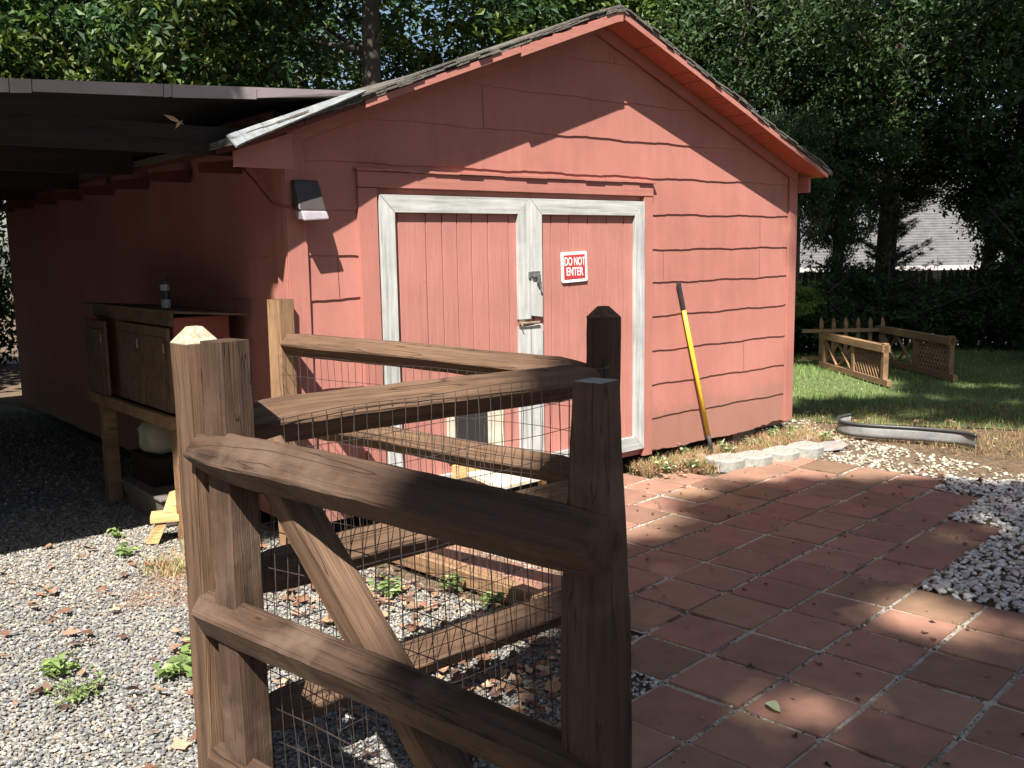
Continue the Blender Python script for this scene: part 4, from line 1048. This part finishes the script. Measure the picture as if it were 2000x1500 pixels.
# short post stub inside the enclosure
e_ = MB().box(-.02, .02, -.02, .02, -.05, .16).make('stake', M['lattice'], None, .002); e_.location = (-1.13, 4.86, 0)
tag(e_, 'short square stake standing in the gravel near the far fence post', 'stake')

# ------------------------------------------------------------------ lawn things
def railing(name, label, p0, p1, h, mirror=False, leanr=0):
    p0 = Vector(p0); p1 = Vector(p1); d = p1-p0; L = d.length
    t = thing(name, label, 'railing', tuple(p0), math.atan2(d.y, d.x), 'lattice railings lying on the lawn'); t.rotation_euler[0] = leanr
    MB().box(-.08, L+.02, -.045, .045, h-.085, h).make('top_rail', M['lattice'], t, .003)
    MB().box(-.10, L+.12, -.03, .03, .0, .07).make('bottom_rail', M['lattice'], t, .003)
    for x in (0, L*.52, L-.05): MB().box(x, x+.07, -.030, .030, .071, h-.086 if x < L*.9 else h+.02).make('post', M['lattice'], t, .003)
    for a_, b_ in ((.08, L*.25), (L*.27, L*.5)):
        for s_ in (0, 1):
            za, zb = (.075, h-.09) if s_ else (h-.09, .075)
            MB().bar((a_, -.012+.02*s_, za), (b_, -.012+.02*s_, zb), .018, .03, (0, 1, 0)).make('brace', M['lattice'], t)
    la = MB(); x0_, x1_ = L*.52+.08, L-.06; z0_, z1_ = .073, h-.088
    for k in range(-6, 12):
        for s_ in (1, -1):
            pts_ = []
            # clip a diagonal to the rectangle
            x_s = x0_+k*.075; hgt = z1_-z0_
            xa, xb = x_s, x_s+hgt*.75
            za, zb = (z0_, z1_) if s_ > 0 else (z1_, z0_)
            def at(xx): return za+(zb-za)*(xx-xa)/(xb-xa)
            ca, cb2 = max(xa, x0_), min(xb, x1_)
            if cb2-ca > .02: la.bar((ca, .004*s_, at(ca)), (cb2, .004*s_, at(cb2)), .006, .024, (0, 1, 0))
    la.make('lattice', M['lattice'], t)
    return t
railing('lattice_railing', 'low lattice railing on the lawn, the nearer of two, its end post upright', (4.12, 12.45, 0), (4.25, 10.72, 0), .46)
railing('lattice_railing', 'low lattice railing on the lawn, the right one with its rail overhanging', (5.0, 12.8, 0), (5.15, 11.05, 0), .50)
t = thing('pointed_picket_panel', 'small pointed picket panel standing between the two lattice railings', 'picket panel', (4.02, 12.75, 0), .0)
MB().box(-.1, 1.15, -.015, .015, .43, .475).make('rail', M['lattice'], t); MB().box(-.1, 1.15, -.015, .015, .06, .10).make('rail', M['lattice'], t)
for k in range(6):
    x_ = .14+k*.165; MB().prism([(x_, .02), (x_+.05, .02), (x_+.05, .56), (x_+.02, .63), (x_, .58)], .017, .035).make('picket', M['lattice'], t)

# curved garden edging
ce = thing('garden_edging', 'curved grey plastic garden edging strip lying on the ground', 'garden edging', (0, 0, 0))
ctl = [(3.0, 8.30), (2.86, 8.18), (2.80, 8.02), (2.84, 7.88), (2.96, 7.78), (3.12, 7.70), (3.30, 7.62), (3.46, 7.52), (3.58, 7.42), (3.62, 7.28)]
def crom(P, n=6):
    o_ = []
    for i in range(len(P)-1):
        p0, p1, p2, p3 = [np.array(P[max(0, min(len(P)-1, i+k))]) for k in (-1, 0, 1, 2)]
        for q in range(n):
            t = q/n; o_.append(.5*((2*p1)+(-p0+p2)*t+(2*p0-5*p1+4*p2-p3)*t*t+(-p0+3*p1-3*p2+p3)*t**3))
    o_.append(np.array(P[-1])); return o_
cc = crom(ctl); vs, fs = [], []
for i, p in enumerate(cc):
    q = cc[min(i+1, len(cc)-1)]-cc[max(i-1, 0)]; q /= np.linalg.norm(q); nn_ = np.array([q[1], -q[0]])
    for zz, oo in ((0, .0), (.035, .006), (.07, -.002), (.10, 0), (.10, -.006), (0, -.006)): vs.append((p[0]+nn_[0]*oo, p[1]+nn_[1]*oo, zz))
for i in range(len(cc)-1):
    for k in range(6): fs.append((i*6+k, i*6+(k+1) % 6, (i+1)*6+(k+1) % 6, (i+1)*6+k))
meshobj('strip', vs, fs, M['edging'], ce, smooth=True)
MB().tube([(p[0], p[1], .108) for p in cc], .013, 8).make('lip', M['edgingdark'], ce, smooth=True)

# concrete scalloped edgers, slabs, rocks
for k, (x, y, rz) in enumerate([(1.56, 6.86, .55), (1.79, 6.95, .62), (2.03, 7.08, .66), (2.27, 7.25, .7)]):
    n_ = 22; P = []
    for q in range(n_):
        an = 2*math.pi*q/n_; rx, ry = .145, .115
        P.append((rx*math.copysign(abs(math.cos(an))**.75, math.cos(an)), ry*math.copysign(abs(math.sin(an))**.75, math.sin(an))+(.02*math.cos(an*2))))
    mb = MB(); n0 = 0; mb.v = [(a_, b_, 0) for a_, b_ in P]+[(a_, b_, .075) for a_, b_ in P]+[(a_*.93, b_*.9, .084) for a_, b_ in P]
    for q in range(n_):
        q2 = (q+1) % n_; mb.f += [(q, q2, n_+q2, n_+q), (n_+q, n_+q2, 2*n_+q2, 2*n_+q)]
    mb.f.append(tuple(2*n_+q for q in range(n_)))
    o = mb.make('concrete_edger', M['concrete']); o.location = (x, y, -.015); o.rotation_euler = (rnd.uniform(-.05, .05), rnd.uniform(-.05, .05), rz)
    tag(o, ['scalloped concrete edger block with a leaf on it, leftmost of the row of four', 'scalloped concrete edger block, second from the left in the row', 'scalloped concrete edger block, third from the left in the row', 'scalloped concrete edger block at the right end of the row by the slate'][k], 'edger block', 'concrete edger blocks along the patio')
def rock(name, label, cat, x, y, s, mt_, seed, rz=0):
    bv, bf = ico(1); r_ = np.random.default_rng(seed); V = bv*(1+r_.normal(0, .12, (len(bv), 1)))*s
    o = arrmesh(name, V, bf, mt_); o.location = (x, y, s[2]*.3); o.rotation_euler = (0, 0, rz); return tag(o, label, cat)
rock('slate_slab', 'flat grey slate slab beside the white pebbles', 'slab', 2.52, 7.42, (.20, .13, .03), M['slate'], 1, .5)
rock('slate_slab', 'flat dark slate slab behind the concrete blocks', 'slab', 2.42, 7.68, (.16, .10, .03), M['slate'], 2, .9)
for k, (x, y, s) in enumerate([(1.30, 6.98, .06), (1.42, 7.05, .07), (1.48, 6.93, .05), (1.75, 7.30, .05)]):
    rock('rock', ['small rock left of the concrete edger blocks', 'larger brown rock left of the concrete edger blocks', 'small rock touching the first concrete edger block', 'small rock behind the concrete edger blocks'][k], 'rock', x, y, (s, s*.8, s*.55), M['rock'], k+3, k)

# ------------------------------------------------------------------ plants, grass, litter
def weed(name, label, x, y, nl, hh, rad, size, greens, seed, cat='weed', group=None):
    r = np.random.default_rng(seed); t = thing(name, label, cat, (x, y, 0), 0, group); mb = MB(); Ps, Ds = [], []
    for k in range(nl):
        an = r.uniform(0, 6.28); ra = rad*r.random()**.6; h = hh*r.uniform(.4, 1)
        top = Vector((math.cos(an)*ra, math.sin(an)*ra, h)); mb.tube([(0, 0, -.01), (top.x*.4, top.y*.4, h*.6), top], .0022, 4, .001)
        for q in range(7):
            tt = .35+.65*q/6; Ps.append([top.x*tt+r.normal(0, size*.4), top.y*tt+r.normal(0, size*.4), h*tt]); Ds.append(r.normal(size=3)*[1, 1, .3]+[math.cos(an)*.6, math.sin(an)*.6, .2])
    mb.make('stem', M['bark'], t)
    Ps, Ds = np.array(Ps), np.array(Ds); n_ = len(Ps); N = r.normal(size=(n_, 3))*.35+[0, 0, 1]
    L = size*r.uniform(.7, 1.3, n_); V, F = leaf_quads(Ps, L, L*.5, Ds, N)
    g = np.array(greens); arrmesh('leaf_cluster', V, F, M['weed'], t, col=np.repeat(g[r.integers(0, len(g), n_)]*r.uniform(.8, 1.2, (n_, 1)), 4, 0))
    return t
GW = [(.19, .27, .09), (.24, .32, .12), (.14, .21, .07)]; GV = [(.28, .36, .17), (.45, .50, .33), (.15, .24, .09)]
gwd = 'weeds growing in the gravel'
weed('weed', 'ragged green weed clump low in the left gravel', -1.62, 3.33, 22, .05, .15, .026, GW, 1, group=gwd)
weed('weed', 'small green weed just above the largest clump in the left gravel', -1.80, 3.52, 8, .06, .07, .05, GW, 2, group=gwd)
weed('weed', 'broad leaved green weed close to the front fence post', -1.33, 3.50, 7, .06, .09, .065, GW, 3, group=gwd)
weed('weed', 'small weed behind the broad leaved one near the front fence post', -1.32, 3.72, 6, .05, .06, .05, GW, 4, group=gwd)
weed('weed', 'tiny green weed at the edge of the carport shadow', -2.12, 4.98, 7, .05, .08, .045, GW, 5, group=gwd)
weed('weed', 'tiny sprout on the carport shadow line', -2.30, 5.32, 4, .05, .03, .04, GW, 6, group=gwd)
weed('weed', 'green weed at the left edge of the gravel', -2.72, 4.55, 7, .06, .06, .05, GW, 61, group=gwd)
weed('weed', 'green weed inside the fenced corner near the middle rail', -.60, 4.32, 10, .08, .09, .045, GW, 7, group=gwd)
weed('weed', 'green weed beside the landscape timber, the left one', -.30, 4.36, 8, .08, .05, .045, GW, 8, group=gwd)
weed('weed', 'green weed beside the landscape timber, the right one', -.12, 4.15, 8, .08, .06, .045, GW, 9, group=gwd)
weed('weed', 'green weed between the fence post and the shed corner', -1.08, 4.55, 10, .10, .08, .05, GW, 10, group=gwd)
weed('variegated_plant', 'pale variegated plant growing against the shed wall beside the pole', 1.30, 7.13, 9, .17, .08, .045, GV, 11, 'plant', 'variegated plants at the shed foot')
weed('variegated_plant', 'small pale plant just right of the door frame foot', 1.08, 6.88, 7, .09, .08, .04, GV, 12, 'plant', 'variegated plants at the shed foot')
weed('variegated_plant', 'small pale plant right of the foot of the yellow pole', 1.66, 7.20, 6, .11, .06, .04, GV, 13, 'plant', 'variegated plants at the shed foot')
weed('variegated_plant', 'pale plant by the hole at the right end of the shed wall', 2.16, 7.78, 9, .12, .10, .04, GV, 14, 'plant', 'variegated plants at the shed foot')
weed('variegated_plant', 'low pale plant between the slate slabs and the shed', 2.42, 7.95, 9, .10, .12, .04, GV, 15, 'plant', 'variegated plants at the shed foot')
weed('hanging_vine', 'tiny dry sprig on the wall right of the door', 1.24, 7.07, 4, .3, .02, .03, [(.5, .38, .2), (.4, .2, .1)], 16, 'plant')

def blades(name, x, y, z, h, wd, cols_, lean=.5, kind='stuff', label=None, cat=None, flat=False):
    n_ = len(x); an = rng.uniform(0, 6.283, n_); le = rng.uniform(.1, 1, n_)*lean*h
    b0 = np.stack([x, y, z], -1); sd_ = np.stack([-np.sin(an), np.cos(an), 0*an], -1)*wd[:, None]/2
    md = b0+np.stack([np.cos(an)*le*.35, np.sin(an)*le*.35, h*.6*(0.15 if flat else 1)], -1); tp = b0+np.stack([np.cos(an)*le, np.sin(an)*le, h*(0.12 if flat else 1)], -1)
    V = np.stack([b0-sd_, b0+sd_, md+sd_*.8, md-sd_*.8, tp], 1).reshape(-1, 3); k = np.arange(n_)*5
    F = np.concatenate([np.stack([k, k+1, k+2], -1), np.stack([k, k+2, k+3], -1), np.stack([k+3, k+2, k+4], -1)])
    c_ = np.array(cols_)[rng.integers(0, len(cols_), n_)]*rng.uniform(.75, 1.25, (n_, 1))
    return tag(arrmesh(name, V, F, M['grass'], col=np.repeat(c_, 5, 0)), label, cat, None, kind)
LG = [(.12, .21, .045), (.15, .24, .055), (.18, .25, .07), (.10, .18, .04), (.25, .26, .11)]
x, y = scatter(105000, (2.4, 11, 7.4, 15), LAWN); k = notshed(x, y, .03) & (x < y*.6+.4)
dens = np.clip((y-8.1+.25*(x-3))/1.2, .05, 1)*(.65+.35*np.sin(x*2.3+1)*np.sin(y*1.9)); k &= rng.random(len(x)) < dens
x, y = x[k], y[k]
hgt = rng.uniform(.03, .075, len(x))*(.75+.4*np.sin(x*3.1)*np.cos(y*2.3)); blades('grass', x, y, np.full(len(x), -.02), hgt, rng.uniform(.004, .008, len(x)), LG, .8)
x, y = scatter(9000, (2.6, 6, 6.6, 9.4)); k = notshed(x, y) & (y > 9.6-.62*x-.3) & offtile(x, y) & ~inpoly(x, y, [(2.6, 6.9), (3.4, 6.3), (3.6, 7), (2.9, 8)])
blades('dry_grass', x[k], y[k], np.full(k.sum(), -.02), rng.uniform(.02, .06, k.sum()), rng.uniform(.003, .006, k.sum()), [(.35, .27, .13), (.28, .20, .09), (.2, .21, .08), (.24, .13, .06)], 1.6)
# dry grass at the shed foot and by the front post
lx = rng.uniform(2.6, 4.7, 9000); ly = rng.uniform(-.42, .02, 9000)
wx = OX+DW.x*lx-NW.x*ly; wy = OY+DW.y*lx-NW.y*ly; k = (np.sin(lx*7)*np.sin(ly*9+lx*3) > -.5) & offtile(wx, wy)
blades('dry_ground_cover', wx[k], wy[k], np.full(k.sum(), -.02), rng.uniform(.04, .12, k.sum()), rng.uniform(.003, .006, k.sum()), [(.40, .30, .17), (.30, .20, .10), (.22, .24, .10), (.34, .17, .10)], 1.5)
an = rng.uniform(0, 6.28, 500); rr = .16*rng.random(500)**.6
x = -1.74+np.cos(an)*rr*1.2; y = 4.75+np.sin(an)*rr
blades('dry_grass_clump', x, y, np.full(500, -.01), rng.uniform(.03, .09, 500), rng.uniform(.003, .005, 500), [(.42, .33, .18), (.36, .22, .12), (.25, .28, .1)], 1.6, None, 'tuft of dry straw coloured grass beside the front fence post', 'grass tuft')
x, y = scatter(900, (-1.85, -1.2, 4.2, 4.75)); blades('pine_straw', x, y, np.full(len(x), .0), rng.uniform(.04, .09, len(x)), rng.uniform(.002, .003, len(x)), [(.36, .19, .11), (.42, .27, .16)], 2.2, flat=True)
# pine straw at the right beyond the pebbles
x, y = scatter(14000, (2.9, 6.5, 5.6, 8.6)); k = (y < 8.8-.2*x) & ~inpoly(x, y, PEB) & offtile(x, y) & notshed(x, y) & (x < y*.6+.3)
blades('pine_straw', x[k], y[k], np.full(k.sum(), -.015), rng.uniform(.05, .10, k.sum()), rng.uniform(.002, .004, k.sum()), [(.24, .13, .07), (.17, .09, .05), (.28, .18, .10), (.14, .15, .06)], 2.5, flat=True)

def litter(name, x, y, z, size, cols_, curl=.45):
    n_ = len(x); m_ = 11; th = np.linspace(0, 2*np.pi, m_, endpoint=False)[None]
    lobes = 1+.28*np.cos(th*rng.integers(3, 6, (n_, 1))+rng.uniform(0, 6, (n_, 1)))+rng.normal(0, .10, (n_, m_))
    L = (size*rng.uniform(.35, 1.0, n_))[:, None]*.62
    u = np.cos(th)*L*lobes; v = np.sin(th)*L*lobes*rng.uniform(.45, .8, (n_, 1))
    wz = rng.uniform(-.2, curl*1.6, (n_, 1))*(v*v)/(L+1e-9)*1.6 + rng.uniform(-.4, .6, (n_, 1))*(u*u)/(L+1e-9)*.6 + rng.normal(0, .05, (n_, m_))*L
    rim = np.stack([u, v, wz], -1); ctr = np.zeros((n_, 1, 3)); V = np.concatenate([ctr, rim], 1)
    a_ = rng.uniform(0, 6.283, n_); t1 = rng.normal(0, .25, n_); c, s_ = np.cos(a_), np.sin(a_); o1 = np.ones(n_); z0 = o1*0
    Rz = np.stack([c, -s_, z0, s_, c, z0, z0, z0, o1], -1).reshape(n_, 3, 3); ct, st = np.cos(t1), np.sin(t1)
    Rx = np.stack([o1, z0, z0, z0, ct, -st, z0, st, ct], -1).reshape(n_, 3, 3)
    V = np.einsum('nij,nkj->nki', Rz@Rx, V); V[:, :, 2] -= np.minimum(0, V[:, :, 2].min(1))[:, None]*.8
    V += np.stack([x, y, z], -1)[:, None]
    k = (np.arange(n_)*(m_+1))[:, None]; q = np.arange(m_)[None]
    F = np.stack([k+0*q, k+1+q, k+1+(q+1) % m_], -1).reshape(-1, 3)
    c_ = np.array(cols_)[rng.integers(0, len(cols_), n_)]*rng.uniform(.6, 1.2, (n_, 1))
    return tag(arrmesh(name, V.reshape(-1, 3), F, M['litter'], col=np.repeat(c_, m_+1, 0)), kind='stuff')
BR = [(.24, .12, .075), (.34, .21, .13), (.16, .08, .05), (.42, .30, .20), (.27, .16, .11), (.12, .07, .05)]
xs_, ys_ = [], []
x, y = scatter(1300, (-1.6, .3, 2.6, 5.3), DRIVE)
u = (C2.x-x)*dGC.x+(C2.y-y)*dGC.y; vperp = (x-G2_.x)*nGC.x+(y-G2_.y)*nGC.y
k = (rng.random(len(x)) < np.exp(-np.abs(vperp-.25)*2.2)) & (x > -1.4); x1_, y1_ = x[k], y[k]
x2_, y2_ = scatter(170, (-.35, .3, 2.3, 3.6)); x3_, y3_ = scatter(150, (-2.7, -.6, 2.6, 5.2))
X_ = np.concatenate([x1_, x2_, x3_]); Y_ = np.concatenate([y1_, y2_, y3_])
litter('fallen_leaves', X_, Y_, rng.uniform(.004, .02, len(X_)), .060, BR)
x, y = scatter(260, (.4, 3.4, 2.7, 6.9)); litter('patio_leaf_litter', x, y, np.full(len(x), .006), .026, [(.10, .05, .035), (.16, .08, .05), (.3, .2, .12), (.06, .04, .03)])
x = rng.uniform(2.6, 4.4, 420); y = rng.uniform(-.4, 0, 420); litter('wall_foot_leaves', OX+DW.x*x-NW.x*y, OY+DW.y*x-NW.y*y, np.full(420, .02), .045, BR)
x, y = scatter(500, (2.8, 7.5, 6.2, 9.5)); k = notshed(x, y); litter('lawn_leaf_litter', x[k], y[k], np.full(k.sum(), .015), .045, BR)
jx, jy = [], []
for _ in range(2600):
    i = rng.uniform(-5, 6); j = rng.uniform(-8, 9)
    if rng.random() < .5: i = round(i)+rng.normal(0, .02)
    else: j = round(j)+rng.normal(0, .02)
    p = tw(i, j)
    if has_tile(math.floor(i+.02), math.floor(j+.02)) and math.sin(p[0]*5.3)*math.cos(p[1]*4.1+1) > .1: jx.append(p[0]); jy.append(p[1])
jx, jy = np.array(jx), np.array(jy)
blades('joint_moss_and_sprouts', jx, jy, np.full(len(jx), -.004), rng.uniform(.006, .022, len(jx)), rng.uniform(.002, .005, len(jx)), [(.10, .13, .04), (.16, .15, .06), (.06, .05, .03), (.20, .15, .09)], 1.4)
ll = [(0, 0), (.012, .016), (.022, .021), (.036, .022), (.052, .018), (.066, .009), (.078, 0), (.064, -.012), (.05, -.019), (.034, -.022), (.02, -.018), (.01, -.01)]
ca_, sa_ = math.cos(-1.1), math.sin(-1.1)
V = np.array([(.875+u*ca_-v*sa_, 3.16+u*sa_+v*ca_, .010+4*v*v*8+.0015*math.sin(u*90)) for u, v in ll]+[(.875+.035*ca_, 3.16+.035*sa_, .008)]); F = np.array([(q, (q+1) % 12, 12) for q in range(12)])
tag(arrmesh('green_leaf', V, F, M['weed'], col=np.full((13, 3), (.42, .50, .30))), 'pale green fallen leaf on a paver near the bottom of the patio', 'leaf')

# ------------------------------------------------------------------ shade trees behind the viewer
rs = np.random.default_rng(77)
def shade_points(poly, box, n_, h0, h1, keep=1.0, holes=(), dens=None):
    gx_, gy_ = rs.uniform(box[0], box[1], n_), rs.uniform(box[2], box[3], n_)
    k = inpoly(gx_, gy_, poly)
    for hx, hy, hr in holes: k &= ((gx_-hx)**2/1.8+(gy_-hy)**2*1.8) > hr*hr
    k &= rs.random(n_) < (keep if dens is None else dens(gx_, gy_))
    gx_, gy_ = gx_[k], gy_[k]; hh_ = rs.uniform(h0, h1, len(gx_))
    return np.stack([gx_+hh_*SUN.x/SUN.z, gy_+hh_*SUN.y/SUN.z, hh_], -1)
def shade_crown(label, base, P, per, spread, size, seed, branches, h=5.2, r=.2):
    t = thing('shade_tree', label, 'tree', base)
    Vc, Fc, cc_ = crown_arrays(P-np.array(base), per, spread, size, G1, rs, 1.2); arrmesh('crown', Vc, Fc, M['leaf'], t, col=cc_)
    trunk_mesh(h, r, (0, 0), seed, branches=branches).make('trunk', M['bark'], t, smooth=True)
SH = [(-.10, 1.0), (-.10, 2.6), (.0, 3.1), (.26, 3.6), (.36, 4.7), (.75, 5.05), (1.05, 5.35), (1.15, 5.9), (1.45, 6.25), (2.3, 6.35), (3.3, 6.2), (4.2, 6.3), (5.6, 6.6), (5.6, .8)]
holes = [(1.75, 3.95, .30), (1.0, 3.15, .30), (.55, 4.25, .12), (1.95, 3.72, .25), (2.45, 5.1, .18), (.70, 4.55, .12), (1.9, 4.3, .18), (2.4, 3.6, .2)]
P1_ = shade_points(SH, (-.2, 5.6, .8, 6.8), 7000, 13, 17, .5, holes, lambda x, y: np.where(x < .75, .95, np.where(x > 2.6, .42, .62)))
shade_crown('broad leafy tree standing behind the viewer and shading the patio', (5.4, -9.6, -.03), P1_, 20, .13, .14, 3, [(.8, 1.5, .6, 1.2, .07), (.7, -1.2, .4, 1.2, .07), (.85, -.6, 2.0, .9, .06), (.9, 2.2, 1.8, .9, .06)], 14.5)
# unseen foliage added to keep the sun off the side wall and cabinet
la_ = rs.uniform(-.15, 1.3, 500); lb_ = rs.uniform(.2, 2.0, 500); kk = (lb_ > .33+.92*np.maximum(la_, 0)); la_, lb_ = la_[kk], lb_[kk]
wx, wy = OX+DW.x*la_-NW.x*lb_, OY+DW.y*la_-NW.y*lb_; h2 = rs.uniform(5.0, 6.5, len(wx))
shade_crown('unseen smaller tree added on the driveway side to shade the side wall and cabinet', (-5.6, -2.5, -.03), np.stack([wx+h2*SUN.x/SUN.z, wy+h2*SUN.y/SUN.z, h2], -1), 26, .09, .11, 5, [(.9, 1.9, 2.4, .8, .05), (.9, 1.2, 2.6, .6, .05)], 5.0, .12)
# crown over the lawn: leaves sunlit gaps on the grass in front of the railings
LS = [(3.0, 8.95), (5.0, 8.2), (8.5, 7.0), (13, 8), (13, 16.5), (2.0, 16.5), (2.5, 13.6), (3.9, 12.9), (4.6, 11.9), (4.7, 10.6), (4.0, 9.85), (3.1, 9.75), (2.7, 9.3)]
P3_ = shade_points(LS, (2, 13, 7, 16.5), 4600, 15, 19, .8, [(4.55, 9.9, .3), (5.6, 9.2, .28), (4.4, 12.2, .4), (5.4, 10.7, .35), (3.6, 9.0, .2), (6.6, 9.8, .2), (7.4, 11, .25)])
shade_crown('high spreading tree standing right of the patio and shading the lawn', (10.5, -3.5, -.03), P3_, 28, .20, .18, 8, [(.8, -1.5, 1.6, 1.2, .07), (.7, -2.2, .4, 1.2, .07), (.85, -.6, 2.0, .9, .06)], 16, .24)

# unseen trees added round the yard, outside the frame, to close off low sky
gs = 'unseen trees added round the yard to block the low sky'
for n_, (x, y, cz, s) in enumerate([(-11, 1.5, 4.6, 2.0), (-12, 7.5, 5, 2.0), (-8, -6.5, 4.2, 1.9), (-1.5, -9.5, 4.2, 1.9), (-9.5, 11.5, 4, 1.2)]):
    tree('sky_block_tree', ['unseen tree added left of the driveway to block the sky', 'unseen tree added left of the carport to block the sky', 'unseen tree added behind the viewer on the left to block the sky', 'unseen tree added directly behind the viewer to block the sky', 'unseen tree added behind the carport to block the sky'][n_], 'tree', x, y, -.03, cz, .2, 'broad', cz, (s, s, s), gs)
for x, y, s_, lab in ((-8.6, 14.2, 1.3, 'green bush seen past the far end of the shed side wall'), (-10.2, 15.0, 1.6, 'green bush under the far end of the carport roof')):
    tree('bush', lab, 'bush', x, y, -.03, 1.2, .03, 'shrub', 1.1, (s_, s_, s_*1.5))

for k, (lx_, ly_, lab) in enumerate([(2.75, -.22, 'low pale leafy sprig in the dry grass nearest the door frame'), (3.0, -.28, 'low leafy sprig in the dry grass right of the door frame'), (3.9, -.12, 'low leafy sprig behind the third concrete edger block'), (4.3, -.2, 'low leafy sprig near the right corner of the shed'), (4.55, -.35, 'low leafy sprig where the cream pebbles start')]):
    p_ = loc2w(lx_, ly_); weed('ground_plant', lab, p_.x, p_.y, 10, .09, .11, .035, GV+GW[:1], 30+k, 'plant', 'low sprigs along the foot of the shed')
